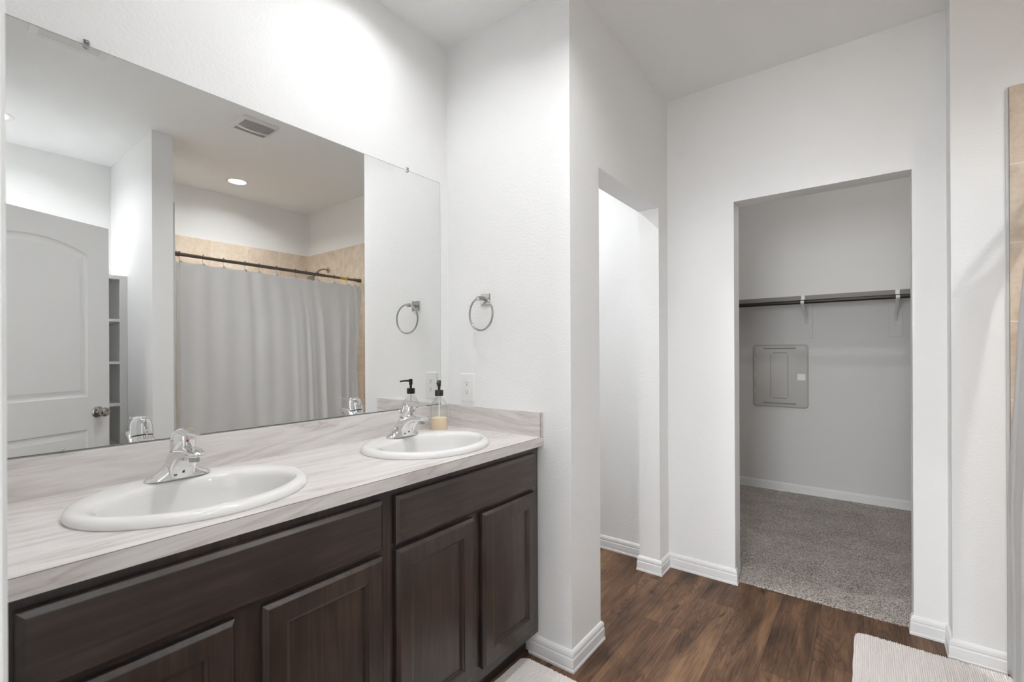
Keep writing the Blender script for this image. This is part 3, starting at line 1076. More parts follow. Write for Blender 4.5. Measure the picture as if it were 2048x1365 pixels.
    lathe(bm, [(0.0, 0.0), (0.0032, 0.0), (0.0032, 0.0015), (0.0, 0.0022)], (0, -0.0655, 0.104), 16, mat4=Matrix.Rotation(math.radians(95), 4, 'X'))
    obj('temperature_dot', bm, M['red'], cap, local=True)
    # lift rod
    bm = bmesh.new()
    lathe(bm, [(0.002, 0.01), (0.002, 0.088), (0.0045, 0.090), (0.0055, 0.097), (0.004, 0.102), (0, 0.103)], (0.0, 0.016, 0), 14)
    lathe(bm, [(0.006, 0.0), (0.006, 0.012)], (0.0, 0.016, 0.045), 14)
    obj('lift_rod', bm, M['chrome'], f_, local=True, smooth=True)
    # small grey oval and black strokes on the front skirt
    bm = bmesh.new()
    lathe(bm, [(0.0, 0.0), (1.0, 0.0), (1.0, 0.15), (0.0, 0.15)], (0, 0, 0), 20, mat4=Matrix.Translation((-0.0180, -0.0372, 0.0135)) @ Matrix.Rotation(math.radians(-8), 4, 'Z') @ Matrix.Rotation(math.radians(98), 4, 'X') @ Matrix.Diagonal((0.0045, 0.0026, 0.006, 1)))
    obj('oval_mark', bm, M['skirt_oval'], body, local=True)
    bm = bmesh.new()
    for dx_, tilt in ((-0.0018, 0.25), (0.0008, 0.25), (-0.0005, -0.5)):
        v_ = [bm.verts.new((dx_ + 0.0007 * sx_ + tilt * 0.003 * sz_, -0.0412 - 0.0012 * sz_, 0.0195 + 0.003 * sz_)) for sx_, sz_ in ((-1, -1), (1, -1), (1, 1), (-1, 1))]
        v2 = [bm.verts.new((q.co.x, q.co.y + 0.001, q.co.z)) for q in v_]
        bm.faces.new(v_)
        for i in range(4): bm.faces.new((v_[i], v_[(i + 1) % 4], v2[(i + 1) % 4], v2[i]))
    obj('dark_mark', bm, M['black_plastic'], body, local=True)
    return f_
FZ = CNT + 0.0210
fc = make_faucet(0.447, 1.475, FZ)
dup(fc, (1.206, 1.475, FZ), 'chrome single-lever faucet behind the farther sink, beside the soap bottle')

# ------------------------------------------------------------------ soap bottle
bx_, by_ = 1.450, 1.521
sb = empty('soap_bottle', (bx_, by_, CNT))
tag(sb, 'clear soap bottle with black pump, part filled with cream soap', 'soap dispenser')
bm = bmesh.new()
outp = [(0.0, 0.0005), (0.034, 0.0005), (0.0378, 0.004), (0.038, 0.010), (0.038, 0.108), (0.0365, 0.118), (0.031, 0.130), (0.022, 0.143), (0.0155, 0.151), (0.0135, 0.156), (0.0135, 0.162)]
inp = [(0.0118, 0.162), (0.0118, 0.156), (0.0140, 0.150), (0.0205, 0.1415), (0.0295, 0.129), (0.035, 0.117), (0.0364, 0.108), (0.0364, 0.010), (0.034, 0.004), (0.0, 0.003)]
lathe(bm, outp + inp, (bx_, by_, CNT), 40, cap0=True, cap1=True)
obj('bottle', bm, M['glass'], sb, smooth=True)
bm = bmesh.new()
lathe(bm, [(0.0, 0.0032), (0.0338, 0.0042), (0.0362, 0.010), (0.0362, 0.061), (0.0, 0.061)], (bx_, by_, CNT), 40)
obj('soap_fill', bm, M['soap'], sb, smooth=True)
bm = bmesh.new()
lathe(bm, [(0.0026, 0.062), (0.0026, 0.156)], (bx_, by_, CNT), 12)
obj('dip_tube', bm, M['plastic'], sb, smooth=True)
bm = bmesh.new()
lathe(bm, [(0.0, 0.158), (0.0185, 0.158), (0.0188, 0.160), (0.0188, 0.182), (0.0175, 0.184), (0.009, 0.184), (0.0, 0.184)], (bx_, by_, CNT), 36)
obj('pump_collar', bm, M['black_plastic'], sb, smooth=True)
bm = bmesh.new()
lathe(bm, [(0.0, 0.184), (0.0055, 0.184), (0.0055, 0.198), (0.0085, 0.202), (0.0088, 0.224), (0.0075, 0.227), (0.0, 0.227)], (bx_, by_, CNT), 24)
d_ = Vector((-0.80, -0.60, 0)).normalized()
p0 = Vector((bx_, by_, CNT + 0.2195))
tube(bm, [p0, p0 + d_ * 0.02, p0 + d_ * 0.042 + Vector((0, 0, -0.001)), p0 + d_ * 0.050 + Vector((0, 0, -0.004))], [0.0055, 0.0045, 0.0036, 0.0032], 12)
obj('pump_head', bm, M['black_plastic'], sb, smooth=True)

# ------------------------------------------------------------------ mirror
mr = empty('vanity_mirror', (0.80, MY, MZ0))
tag(mr, 'large frameless wall mirror above the vanity counter', 'mirror')
MX0, MX1 = 0.075, 1.5535
bm = bmesh.new()
e_ = 0.0022
v0_ = [bm.verts.new(p) for p in ((MX0 + e_, MY - 0.0060, MZ0 + e_), (MX1 - e_, MY - 0.0060, MZ0 + e_), (MX1 - e_, MY - 0.0060, MZ1 - e_), (MX0 + e_, MY - 0.0060, MZ1 - e_))]
bm.faces.new(v0_)
v_ = [bm.verts.new(p) for p in ((MX0, MY - 0.0048, MZ0), (MX1, MY - 0.0048, MZ0), (MX1, MY - 0.0048, MZ1), (MX0, MY - 0.0048, MZ1))]
for i in range(4):
    f = bm.faces.new((v0_[i], v0_[(i + 1) % 4], v_[(i + 1) % 4], v_[i])); f.material_index = 1
v2 = [bm.verts.new((q.co.x, MY - 0.0005, q.co.z)) for q in v_]
for i in range(4):
    f = bm.faces.new((v_[i], v_[(i + 1) % 4], v2[(i + 1) % 4], v2[i])); f.material_index = 1
bm.faces.new(list(reversed(v2))).material_index = 1
obj('mirror_glass', bm, [M['mirror'], M['mirror_edge']], mr)
bm = bmesh.new()
box(bm, MX0, MX1, MY - 0.0074, MY - 0.0005, MZ0 - 0.0018, MZ0 - 0.0002)
obj('bottom_channel', bm, M['nickel'], mr)
for x, top in ((0.290, True), (1.355, True), (0.241, False)):
    s = 1 if top else -1
    ze = MZ1 if top else MZ0
    bm = bmesh.new()
    w_ = 0.0068
    zc_ = ze + (0.001 if top else 0.0045)
    pts = rrect(x, zc_, 2 * w_, 0.021 if top else 0.012, 0.0048, 4)
    rings = [[(a, MY - 0.0065, c_) for a, c_ in pts], [(a, MY - 0.0095, c_) for a, c_ in pts],
             [(x + (a - x) * 0.75, MY - 0.0112, zc_ + (c_ - zc_) * 0.8) for a, c_ in pts]]
    loft(bm, rings)
    if top:
        box(bm, x - w_ * 0.8, x + w_ * 0.8, MY - 0.0066, MY - 0.0005, ze + 0.001, ze + 0.013)
    cl = obj('mirror_clip', bm, M['clip'], mr, smooth=True)
    if top:
        bm = bmesh.new()
        lathe(bm, [(0.0, -0.0128), (0.0032, -0.0124), (0.0036, -0.0112), (0.0, -0.0112)], (x, MY, ze + 0.007), 14, 'Y')
        obj('clip_screw', bm, M['knob_nickel'], cl)

# ------------------------------------------------------------------ towel ring
tr_ = empty('towel_ring', (EX, 1.378, 1.509))
tag(tr_, 'brushed nickel towel ring with square plate on the end wall', 'towel ring')
bm = bmesh.new()
box(bm, EX - 0.008, EX - 0.0003, 1.353, 1.405, 1.484, 1.534, 0.0015)
obj('wall_plate', bm, M['nickel'], tr_)
bm = bmesh.new()
box(bm, EX - 0.047, EX - 0.008, 1.3730, 1.3850, 1.503, 1.515, 0.001)
box(bm, EX - 0.0555, EX - 0.0445, 1.3700, 1.3880, 1.500, 1.519, 0.0015)
obj('post', bm, M['nickel'], tr_)
bm = bmesh.new()
rc = Vector((EX - 0.050, 1.3665, 1.4405))
rot = Matrix.Rotation(math.radians(-5), 3, 'Z')
tube(bm, [rc + rot @ Vector((0, 0.0735 * math.sin(2 * PI * i / 72), 0.0735 * math.cos(2 * PI * i / 72))) for i in range(72)], 0.0046, 12, closed=True)
obj('ring', bm, M['nickel'], tr_, smooth=True)

# ------------------------------------------------------------------ outlet
ou = empty('wall_outlet', (EX, 1.492, 1.104))
tag(ou, 'white double socket outlet on the end wall above the side splash', 'outlet')
oy, oz = 1.492, 1.104
bm = bmesh.new()
pts = rrect(oy, oz, 0.083, 0.132, 0.004, 4)
p2 = rrect(oy, oz, 0.077, 0.126, 0.003, 4)
loft(bm, [[(EX - 0.0003, a, c_) for a, c_ in pts], [(EX - 0.003, a, c_) for a, c_ in pts], [(EX - 0.0065, a, c_) for a, c_ in p2]])
obj('cover_plate', bm, M['plastic'], ou, smooth=True)
for dz in (-0.0195, 0.0195):
    bm = bmesh.new()
    pts = [(oy + 0.0172 * max(-0.82, min(0.82, math.cos(t_))) / 0.82, oz + dz + 0.0145 * math.sin(t_)) for t_ in [2 * PI * i / 40 for i in range(40)]]
    loft(bm, [[(EX - 0.0064, a, c_) for a, c_ in pts], [(EX - 0.0082, a, c_) for a, c_ in pts]])
    rcp = obj('receptacle', bm, M['plastic'], ou)
    bm = bmesh.new()
    box(bm, EX - 0.0085, EX - 0.0080, oy + 0.0055, oy + 0.0075, oz + dz - 0.001, oz + dz + 0.008)
    box(bm, EX - 0.0085, EX - 0.0080, oy - 0.0075, oy - 0.0055, oz + dz - 0.000, oz + dz + 0.007)
    lathe(bm, [(0.0, -0.0085), (0.0026, -0.0085), (0.0026, -0.0080), (0, -0.0080)], (EX, oy, oz + dz - 0.0075), 12, 'X')
    obj('slots', bm, M['dark'], rcp)

# ------------------------------------------------------------------ tub alcove
def slab_round(bm, pts, f0, f1):
    loft(bm, [[f0(*p) for p in pts], [f1(*p) for p in pts]])
TZ = 2.294
bm = bmesh.new()
r_ = 0.010
pts = [(BY + 0.010, 0.42), (-0.440, 0.0), (-0.440, TZ - r_)] + [(-0.440 - r_ + r_ * math.cos(a), TZ - r_ + r_ * math.sin(a)) for a in [PI / 2 * i / 5 for i in range(1, 6)]] + [(BY + 0.010, TZ)]
pts[0] = (BY + 0.010, 0.0)
slab_round(bm, pts, lambda a, c_: (TX - 0.0005, a, c_), lambda a, c_: (TX - 0.010, a, c_))
struct('wall_tile_end', bm, M['tile_end'])
bm = bmesh.new()
r2_ = 0.020
pts2 = [(-0.4385, 0.084), (-0.4295, 0.084), (-0.4295, TZ - 0.012)] + [(-0.4445 + 0.015 * math.cos(a), TZ - 0.012 + 0.012 * math.sin(a)) for a in [PI / 2 * i / 6 for i in range(1, 7)]] + [(-0.4500, TZ + 0.0002)] + [(-0.4490 + 0.0105 * math.cos(a), TZ - 0.010 + 0.0102 * math.sin(a)) for a in [PI / 2 * (1 - i / 5) for i in range(6)]]
slab_round(bm, pts2, lambda a, c_: (TX - 0.0004, a, c_), lambda a, c_: (TX - 0.0055, a, c_))
struct('trim_4', bm, M['grout'])
bm = bmesh.new()
box(bm, SX1, TX, BY + 0.0005, BY + 0.010, 0.0, TZ)
struct('wall_tile_back', bm, M['tile_back'])
bm = bmesh.new()
box(bm, SX1 + 0.0005, SX1 + 0.010, BY + 0.010, STY - 0.013, 0.0, TZ)
struct('wall_tile_stub', bm, M['tile_end'])
bm = bmesh.new()
box(bm, SX1 + 0.0005, SX1 + 0.0105, STY - 0.0128, STY + 0.0005, 0.0, TZ + 0.0005, 0.002)
struct('trim_5', bm, M['grout'])

# bathtub
bt = empty('bathtub', (1.86, -1.0, 0))
tag(bt, 'white alcove bathtub behind the shower curtain', 'bathtub')
bm = bmesh.new()
tx0, tx1, ty0, ty1 = SX1 + 0.012, TX - 0.012, BY + 0.012, -0.63
cxm, cym = (tx0 + tx1) / 2, (ty0 + ty1) / 2
N = 48
def sup(a, b2, z, p=0.5):
    out = []
    for i in range(N):
        t_ = 2 * PI * (i + 0.5) / N
        c_, s__ = math.cos(t_), math.sin(t_)
        out.append((cxm + math.copysign(abs(c_) ** p, c_) * a, cym + math.copysign(abs(s__) ** p, s__) * b2, z))
    return out
aw, bw = (tx1 - tx0) / 2, (ty1 - ty0) / 2
loft(bm, [sup(aw, bw, 0.0, .12), sup(aw, bw, 0.40, .12), sup(aw - .006, bw - .006, 0.42, .12), sup(aw - .06, bw - .06, 0.42, .3), sup(aw - .08, bw - .08, 0.40, .4),
          sup(aw - .13, bw - .12, 0.12, .5), sup(aw - .2, bw - .18, 0.08, .6), sup(0.05, 0.04, 0.075, .9)])
obj('tub_shell', bm, M['porcelain'], bt, smooth=True, angle=50)

# shower rod
RY, RZ0, RZ1 = -0.56, 1.960, 1.944
rx0, rx1 = SX1 + 0.0105, TX - 0.0105
def rod_z(x): return RZ0 + (RZ1 - RZ0) * (x - rx0) / (rx1 - rx0)
rd = empty('shower_rod', ((rx0 + rx1) / 2, RY, 1.952))
tag(rd, 'bronze tension rod carrying the shower curtain', 'curtain rod')
bm = bmesh.new()
tube(bm, [(rx0 + 0.01, RY, rod_z(rx0)), (2.25, RY, rod_z(2.25))], 0.0128, 20)
tube(bm, [(2.20, RY, rod_z(2.2)), (rx1 - 0.01, RY, rod_z(rx1))], 0.0112, 20)
obj('rod_tube', bm, M['rod'], rd, smooth=True)
for x, s in ((rx0, 1), (rx1, -1)):
    bm = bmesh.new()
    lathe(bm, [(0.019, 0), (0.0195, s * 0.006), (0.0165, s * 0.012), (0.0165, s * 0.042), (0.013, s * 0.046)], (x, RY, rod_z(x)), 24, 'X')
    obj('end_cap', bm, M['rod'], rd, smooth=True)
bm = bmesh.new()
tube(bm, [(2.395, RY, rod_z(2.395)), (2.468, RY, rod_z(2.468))], 0.0121, 24, caps=False)
obj('sticker', bm, M['sticker'], rd, smooth=True)['label'] = 'orange-yellow warning sticker around the rod'

# curtain and its hooks
HX = [1.162, 1.306, 1.440, 1.590, 1.693, 1.829, 1.987, 2.078, 2.187, 2.340, 2.476, 2.549]
def table(ks, z):
    for (z1, y1), (z0, y0) in zip(ks, ks[1:]):
        if z >= z0:
            t_ = (z - z0) / (z1 - z0)
            return y0 + (y1 - y0) * max(0, min(1, t_))
    return ks[-1][1]
def base_y(z, x=2.6):
    out_y = table([(1.91, -0.560), (1.57, -0.461), (1.175, -0.432), (0.888, -0.417), (0.70, -0.410), (0.05, -0.408)], z)
    k = max(0, min(1, (x - 1.14) / 0.9))
    k = k * k * (3 - 2 * k)
    return -0.555 + (out_y + 0.555) * k
def cur_pt(u, z):
    # u in 0..1 along the width
    n_ = len(HX)
    xl, xr = HX[0] - 0.026, HX[-1] + 0.042
    x = xl + (xr - xl) * u
    # phase: hooks are crests
    ks = [xl] + HX + [xr]
    ph = 0
    for i in range(len(ks) - 1):
        if x <= ks[i + 1] or i == len(ks) - 2:
            ph = i + (x - ks[i]) / (ks[i + 1] - ks[i]); break
    t_ = (1.905 - z) / 1.8
    wav = math.cos(2 * PI * ph)
    amp = 0.0055 + 0.0015 * min(1, t_ * 3)
    y = base_y(z, x) + amp * wav * (1 - 0.35 * t_) + 0.022 * noise.noise(Vector((x * 2.6, 0.5 * z, 2.2))) * min(1, t_ * 4) \
        + 0.006 * noise.noise(Vector((x * 9, 0.7 * z, 7.7))) * min(1, t_ * 4 + 0.2)
    for xr_, wd_, am_ in ((1.93, .020, .008), (2.045, .016, .014), (2.165, .020, .016), (2.36, .03, .008), (2.455, .014, .014)):
        y += am_ * math.exp(-((x - xr_) / wd_) ** 2) * min(1, t_ * 3 + .15)
    # right edge: flares at the top, then draws in
    edge = max(0, (u - 0.70) / 0.30)
    dx = edge * table([(1.91, 0.0), (1.83, 0.012), (1.57, -0.060), (1.175, -0.108), (0.7, -0.106), (0.05, -0.106)], z)
    if u > 0.95 and z < 1.8: y = y * (1 - (u - .95) / .05) + base_y(z) * ((u - .95) / .05)
    return x + dx, y, ph
NU, NZ = 330, 90
bm = bmesh.new()
G = []
for j in range(NZ + 1):
    rw = []
    for i in range(NU + 1):
        u = i / NU
        x, _, ph = cur_pt(u, 1.9)
        fr = ph - math.floor(ph)
        droop = 0.009 * abs(math.sin(PI * fr)) ** 1.2
        ztop = 1.912 + rod_z(x) - rod_z(1.16) - droop
        z = ztop + (0.07 - ztop) * (j / NZ) ** 1.15
        x, y, ph = cur_pt(u, z)
        rw.append(bm.verts.new((x, y, z)))
    G.append(rw)
for a, c_ in zip(G, G[1:]):
    for i in range(NU):
        bm.faces.new((a[i], a[i + 1], c_[i + 1], c_[i]))
cu = obj('shower_curtain', bm, M['curtain'], smooth=True, angle=80, origin=(1.86, -0.45, 0.07))
tag(cu, 'white fabric shower curtain hanging from the bronze rod', 'shower curtain')
md = cu.modifiers.new('thickness', 'SOLIDIFY'); md.thickness = 0.0012; md.offset = 0
hk0 = None
ordn = ['first', 'second', 'third', 'fourth', 'fifth', 'sixth', 'sixth', 'fifth', 'fourth', 'third', 'second', 'first']
for i, x in enumerate(HX):
    side = 'left' if i < 6 else 'right'
    lab = 'thin metal curtain hook, %s from the %s end of the shower rod' % (ordn[i], side)
    loc = (x, RY, rod_z(x))
    if hk0 is None:
        hk0 = empty('curtain_hook', loc)
        tag(hk0, lab, 'curtain hook', 'metal curtain hooks on the shower rod')
        bm = bmesh.new()
        path = []
        for k in range(25):
            a = math.radians(-35 + 250 * k / 24)
            path.append((0.0, 0.0150 * math.cos(a), 0.0150 * math.sin(a)))
        path += [(0.0, -0.011, -0.022), (0.0, -0.006, -0.045), (0.0, 0.000, -0.056), (0.0, 0.006, -0.052), (0.0, 0.007, -0.046)]
        tube(bm, path, 0.0012, 8)
        obj('wire', bm, M['nickel'], hk0, local=True, smooth=True)
        bm = bmesh.new()
        lathe(bm, [(0.0, -0.0045), (0.0035, -0.003), (0.0045, 0), (0.0035, 0.003), (0.0, 0.0045)], (0, 0.0, 0.0175), 12, 'X')
        obj('roller_ball', bm, M['black_plastic'], hk0, local=True, smooth=True)
        bm = bmesh.new()
        tube(bm, [(0.0065 * math.cos(2 * PI * k / 20), 0.012, -0.052 + 0.0065 * math.sin(2 * PI * k / 20)) for k in range(20)], 0.0016, 8, closed=True)
        obj('grommet', bm, M['nickel'], hk0, local=True, smooth=True)
    else:
        dup(hk0, loc, lab)

# shower head and arm
sh = empty('shower_fixture', (TX - 0.010, -1.10, 2.09))
tag(sh, 'nickel shower head and arm on the tiled tub wall', 'shower head')
ax_, ay_, az_ = TX - 0.0102, -1.10, 2.105
bm = bmesh.new()
lathe(bm, [(0.030, 0), (0.030, -0.004), (0.020, -0.010), (0.010, -0.012)], (ax_, ay_, az_), 24, 'X')
obj('flange', bm, M['nickel'], sh, smooth=True)
bm = bmesh.new()
arm = [(ax_ - 0.005, ay_, az_), (ax_ - 0.05, ay_, az_ + 0.002), (ax_ - 0.09, ay_, az_ - 0.012), (ax_ - 0.13, ay_, az_ - 0.045), (ax_ - 0.15, ay_, az_ - 0.070)]
tube(bm, [tuple(p) for p in spline(arm, 16)], 0.0085, 14)
obj('shower_arm', bm, M['nickel'], sh, smooth=True)
bm = bmesh.new()
T = Matrix.Translation((ax_ - 0.15, ay_, az_ - 0.070)) @ Matrix.Rotation(math.radians(180 + 38), 4, 'Y')
lathe(bm, [(0.010, -0.006), (0.013, 0.004), (0.013, 0.018), (0.022, 0.030), (0.036, 0.050), (0.040, 0.058), (0.038, 0.062), (0.0, 0.062)], (0, 0, 0), 28, mat4=T)
obj('spray_head', bm, M['nickel'], sh, smooth=True)

# ------------------------------------------------------------------ closet fittings
SHX, SHZ = 4.487, 1.7205
sf = empty('closet_shelf', (CBX - 0.15, 0, SHZ))
tag(sf, 'white wooden closet shelf along the back wall of the closet', 'shelf')
bm = bmesh.new()
box(bm, SHX, CBX - 0.0005, BY + 0.001, 1.499, SHZ - 0.017, SHZ)
obj('shelf_board', bm, M['shelf_paint'], sf)
bm = bmesh.new()
box(bm, SHX - 0.0125, SHX - 0.0003, BY + 0.001, 1.499, SHZ - 0.036, SHZ - 0.0015)
obj('front_lip', bm, M['lip'], sf)['label'] = 'grey-brown front lip of the shelf'
bm = bmesh.new()
RDX, RDZ = 4.432, 1.664
tube(bm, [(RDX, BY + 0.001, RDZ), (RDX, 1.499, RDZ)], 0.0162, 24)
cr_ = obj('closet_rod', bm, M['closet_rod'], origin=(RDX, 0, RDZ), smooth=True)
tag(cr_, 'dark hanging rod below the closet shelf', 'closet rod')
def make_bracket(y):
    b_ = empty('shelf_bracket', (CBX, y, 1.52))
    bm = bmesh.new()
    box(bm, CBX - 0.019, CBX - 0.0005, y - 0.043, y + 0.043, 1.375, SHZ - 0.0178, 0.0025)
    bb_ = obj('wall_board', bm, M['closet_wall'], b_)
    bm = bmesh.new()
    # shelf arm along the underside, ending in the strap around the front
    box(bm, SHX + 0.0002, CBX - 0.0195, y - 0.006, y + 0.006, SHZ - 0.0235, SHZ - 0.0175)
    box(bm, SHX - 0.0160, SHX - 0.0128, y - 0.0125, y + 0.0125, SHZ - 0.040, SHZ - 0.001)
    box(bm, SHX - 0.0160, SHX - 0.0005, y - 0.0125, y + 0.0125, SHZ - 0.043, SHZ - 0.0365)
    obj('shelf_strap', bm, M['plastic'], b_)
    bm = bmesh.new()
    pth = [(RDX + 0.020, y, RDZ + 0.022)]
    for k in range(13):
        a = math.radians(10 - 215 * k / 12)
        pth.append((RDX + 0.0192 * math.cos(a), y, RDZ + 0.0192 * math.sin(a)))
    tube(bm, pth, 0.0030, 8, sx=4.0, up0=(1, 0, 0))
    obj('rod_hook', bm, M['plastic'], b_, smooth=True)
    bm = bmesh.new()
    tube(bm, [(RDX + 0.008, y, RDZ - 0.020), (RDX + 0.10, y, RDZ - 0.062), (CBX - 0.055, y, 1.545), (CBX - 0.020, y, 1.500)], 0.0035, 8, sx=3.0)
    obj('brace', bm, M['plastic'], b_, smooth=True)
    bm = bmesh.new()
    box(bm, CBX - 0.0225, CBX - 0.0192, y - 0.010, y + 0.010, 1.455, 1.65, 0.001)
    lathe(bm, [(0.0, -0.0252), (0.004, -0.0245), (0.0045, -0.0226), (0, -0.0226)], (CBX, y, 1.463), 12, 'X')
    obj('mounting_plate', bm, M['closet_wall'], b_, smooth=False)
    return b_
tag(make_bracket(0.420), 'white shelf bracket on a wall board above the electric panel', 'bracket', 'closet shelf brackets')
tag(make_bracket(-0.177), 'white shelf bracket at the right side of the closet opening', 'bracket', 'closet shelf brackets')

# electric panel
ep = empty('electric_panel', (CBX, 0.628, 0.76))
tag(ep, 'grey recessed electric panel cover on the closet back wall', 'electric panel')
pc, pz, pw, phh = 0.628, 1.041, 0.436, 0.562
bm = bmesh.new()
def prr(w_, h_, r_, x): return [(x, a, c_) for a, c_ in rrect(pc, pz, w_, h_, r_, 6)]
loft(bm, [prr(pw, phh, 0.03, CBX - 0.0005), prr(pw, phh, 0.03, CBX - 0.004), prr(pw - 0.016, phh - 0.016, 0.026, CBX - 0.020), prr(pw - 0.034, phh - 0.034, 0.02, CBX - 0.026)])
obj('panel_frame', bm, M['panel_grey'], ep, smooth=True, angle=50)
bm = bmesh.new()
loft(bm, [prr(pw - 0.052, phh - 0.060, 0.012, CBX - 0.0262), prr(pw - 0.052, phh - 0.060, 0.012, CBX - 0.029), prr(pw - 0.058, phh - 0.066, 0.010, CBX - 0.031)])
dr = obj('panel_door', bm, M['panel_grey'], ep, smooth=True, angle=40)
bm = bmesh.new()
def dashes(horizontal, fixed, a0, a1, pitch, ln, wd):
    n_ = int((a1 - a0) / pitch)
    for i in range(n_ + 1):
        p = a0 + i * pitch
        if horizontal: box(bm, CBX - 0.0314, CBX - 0.0309, p - ln / 2, p + ln / 2, fixed - wd / 2, fixed + wd / 2)
        else: box(bm, CBX - 0.0314, CBX - 0.0309, fixed - wd / 2, fixed + wd / 2, p - ln / 2, p + ln / 2)
dashes(False, 0.697, 0.860, 1.236, 0.0115, 0.0065, 0.0055)
dashes(False, 0.563, 0.860, 1.236, 0.0115, 0.0065, 0.0055)
dashes(True, 1.250, 0.575, 0.685, 0.0085, 0.0055, 0.006)
dashes(True, 0.844, 0.575, 0.685, 0.0085, 0.0055, 0.006)
obj('perforated_outline', bm, M['vent_dark'], dr)
for z_, h_ in ((1.289, 0.012), (0.798, 0.010)):
    bm = bmesh.new()
    dashes(True, z_, 0.505, 0.752, 0.0085, 0.0058, h_)
    obj('vent_grille', bm, M['vent_dark'], dr)
bm = bmesh.new()
box(bm, CBX - 0.0345, CBX - 0.0305, 0.430, 0.492, 1.008, 1.066, 0.002)
box(bm, CBX - 0.037, CBX - 0.034, 0.434, 0.448, 1.040, 1.062, 0.001)
obj('latch', bm, M['plastic'], dr)
for z in (1.19, 1.04, 0.90):
    bm = bmesh.new()
    box(bm, CBX - 0.028, CBX - 0.024, 0.820, 0.830, z - 0.014, z + 0.014, 0.002)
    obj('hinge', bm, M['plastic'], ep)
for z in (pz + 0.235, pz - 0.235):
    bm = bmesh.new()
    lathe(bm, [(0, -0.030), (0.005, -0.0295), (0.006, -0.026), (0, -0.026)], (CBX, 0.448, z), 14, 'X')
    obj('screw', bm, M['vent_dark'], ep)

# ------------------------------------------------------------------ bath mats
def mat_obj(x0, x1, y0, y1, label, seed):
    bm = bmesh.new()
    per = 0.0070
    nv = int((y1 - y0) / per * 5)
    nu = int((x1 - x0) / 0.0040)
    rr = 0.045
    yc, hw = (y0 + y1) / 2, (y1 - y0) / 2
    xc, hl = (x0 + x1) / 2, (x1 - x0) / 2
    G = []
    for j in range(nv + 1):
        v_ = y0 + (y1 - y0) * j / nv
        dv = hw - abs(v_ - yc)
        sh_ = (rr - math.sqrt(max(0, rr * rr - (rr - dv) ** 2))) if dv < rr else 0
        rib = int((v_ - y0) / per)
        fr = (v_ - y0) / per - rib
        rnd_ = 0.003 * noise.noise(Vector((rib * 3.7, seed, 0)))
        lim = hl - sh_ + rnd_
        edge_round = 0.0028 * (1 - abs(2 * fr - 1) ** 2)
        row_ = []
        for i in range(nu + 1):
            s = -1 + 2 * i / nu
            x = xc + s * (lim + edge_round)
            dxe = (1 - abs(s)) * lim
            h_ = 0.0060 + 0.0036 * abs(math.sin(PI * fr)) ** 0.7
            h_ *= 1 + 0.22 * math.sin(2 * PI * x / 0.0085 + rib * 2.1) + 0.25 * noise.noise(Vector((x * 90, v_ * 90, seed)))
            e_ = max(0, min(1, dxe / 0.008)) ** 0.5 * max(0, min(1, dv / 0.006)) ** 0.5
            wob = 0.0018 * noise.noise(Vector((x * 14, rib * 0.7, seed + 4)))
            row_.append(bm.verts.new((x, v_ + wob, 0.0015 + h_ * e_)))
        G.append(row_)
    for a, c_ in zip(G, G[1:]):
        for i in range(nu):
            bm.faces.new((a[i], a[i + 1], c_[i + 1], c_[i]))
    o = obj('bath_mat', bm, M['mat'], origin=(xc, yc, 0), smooth=True, angle=80)
    tag(o, label, 'bath mat', 'cream ribbed bath mats on the floor')
    return o
mat_obj(0.75, 1.558, 0.640, 1.142, 'cream ribbed bath mat in front of the vanity cabinets', 1.0)
mat_obj(1.790, 2.592, -0.455, 0.052, 'cream ribbed bath mat at the right, below the closet opening', 5.0)

# ------------------------------------------------------------------ ceiling fittings
LABS = ['round recessed ceiling light above the vanity, right of the two', 'round recessed ceiling light above the vanity, left of the two',
        'round recessed ceiling light reflected above the shower curtain', 'round recessed ceiling light reflected at the left edge of the mirror',
        'unseen recessed fill light added in the small side room', 'unseen recessed fill light added in the middle of the bathroom']
for (x, y), lab, mt in zip(CANS, LABS, ('lens', 'lens_left', 'lens_tub', 'lens_door', 'fill_toilet', 'fill_mid')):
    c = empty('recessed_light', (x, y, H))
    tag(c, lab, 'ceiling light', 'recessed ceiling lights')
    bm = bmesh.new()
    lathe(bm, [(0.064, 0.044), (0.0655, -0.002), (0.072, -0.005), (0.088, -0.004), (0.092, -0.0003), (0.0675, 0.0), (0.0675, 0.044)], (x, y, H), 48, cap0=False, cap1=False)
    obj('trim_ring', bm, M['plastic'], c, smooth=True)
    bm = bmesh.new()
    lathe(bm, [(0.0, 0.040), (0.064, 0.040), (0.064, 0.044), (0.0, 0.044)], (x, y, H), 40)
    obj('lens', bm, M[mt], c)
cl_ = empty('closet_light', (3.66, 0.05, H))
tag(cl_, 'round closet ceiling light in the closet', 'ceiling light')
bm = bmesh.new()
lathe(bm, [(0.0, 0.0), (0.075, 0.0), (0.075, -0.012), (0.055, -0.016), (0.0, -0.016)], (3.66, 0.05, H), 40)
obj('lamp_base', bm, M['plastic'], cl_)
bm = bmesh.new()
lathe(bm, [(0.0, -0.017), (0.045, -0.017), (0.050, -0.035), (0.042, -0.060), (0.022, -0.072), (0.0, -0.075)], (3.66, 0.05, H), 40)
obj('lamp_globe', bm, M['lens_closet'], cl_, smooth=True)

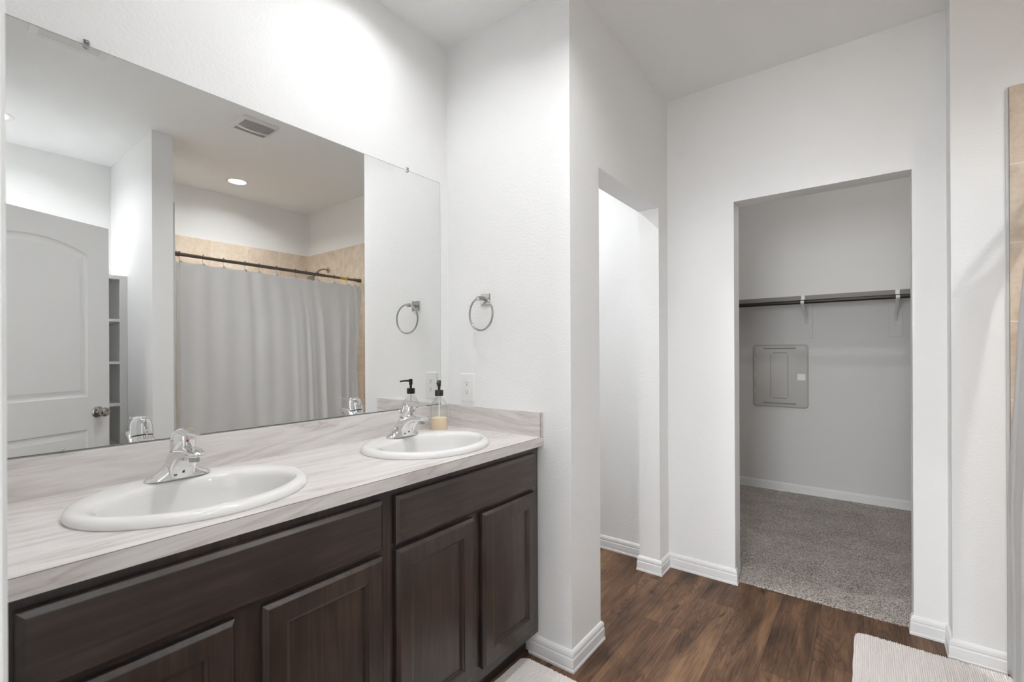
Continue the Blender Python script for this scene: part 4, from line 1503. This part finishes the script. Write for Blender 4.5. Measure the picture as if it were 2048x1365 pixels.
# exhaust fan grille
fx0, fx1, fy0, fy1 = 1.275, 1.494, -0.030, 0.190
fg = empty('exhaust_fan', ((fx0 + fx1) / 2, (fy0 + fy1) / 2, H))
tag(fg, 'white square exhaust fan grille on the ceiling, reflected in the mirror', 'exhaust fan')
fcx, fcy = (fx0 + fx1) / 2, (fy0 + fy1) / 2
bm = bmesh.new()
loft(bm, [[(a, c_, H - 0.0003) for a, c_ in rrect(fcx, fcy, 0.224, 0.224, 0.022)], [(a, c_, H - 0.008) for a, c_ in rrect(fcx, fcy, 0.224, 0.224, 0.022)],
          [(a, c_, H - 0.016) for a, c_ in rrect(fcx, fcy, 0.200, 0.200, 0.018)]])
obj('grille_cover', bm, M['plastic'], fg, smooth=True, angle=50)
for part in (0, 1):
    bm = bmesh.new()
    for i in range(30):
        x = fx0 + 0.020 + i * (0.180 / 29)
        tt = (x - fcx) / 0.10
        ya = fcy - 0.040 + 0.022 * (tt * tt)
        lo_, hi_ = (ya, fcy + 0.088 - 0.010 * tt * tt) if part == 0 else (fcy - 0.090, ya - 0.028)
        if hi_ > lo_ + 0.004:
            box(bm, x - 0.0016, x + 0.0016, lo_, hi_, H - 0.0166, H - 0.0155)
    obj('vent_grille', bm, M['vent_dark'], fg)

# air register
rg = empty('air_register', (0.478, 0.27, H))
tag(rg, 'white ceiling air register at the top left of the mirror reflection', 'air vent')
gx0, gx1, gy0, gy1 = 0.343, 0.612, 0.190, 0.345
bm = bmesh.new()
A = holes(bm, [(gx0, gy0), (gx1, gy0), (gx1, gy1), (gx0, gy1)], [[(gx0 + .028, gy0 + .028), (gx1 - .028, gy0 + .028), (gx1 - .028, gy1 - .028), (gx0 + .028, gy1 - .028)]], lambda a, c_: (a, c_, H - 0.005))
for li, vv in enumerate(A):
    tops = [bm.verts.new((q.co.x, q.co.y, H - 0.0004)) for q in vv]
    for i in range(4): bm.faces.new((vv[i], vv[(i + 1) % 4], tops[(i + 1) % 4], tops[i]))
obj('register_frame', bm, M['plastic'], rg)
for i in range(8):
    y = gy0 + 0.0290 + i * 0.0122
    bm = bmesh.new()
    v_ = [bm.verts.new(p) for p in ((gx0 + .028, y, H - .0045), (gx1 - .028, y, H - .0045), (gx1 - .028, y + .0112, H - .0030), (gx0 + .028, y + .0112, H - .0030),
                                    (gx0 + .028, y + .001, H - .0055), (gx1 - .028, y + .001, H - .0055), (gx1 - .028, y + .0115, H - .0040), (gx0 + .028, y + .0115, H - .0040))]
    for q in ((0, 1, 2, 3), (7, 6, 5, 4), (0, 4, 5, 1), (1, 5, 6, 2), (2, 6, 7, 3), (3, 7, 4, 0)): bm.faces.new([v_[k] for k in q])
    obj('slat', bm, M['plastic'], rg)
bm = bmesh.new()
box(bm, gx0 + .028, gx1 - .028, gy0 + .028, gy1 - .028, H - 0.0009, H - 0.0004)
obj('duct_opening', bm, M['vent_dark'], rg)
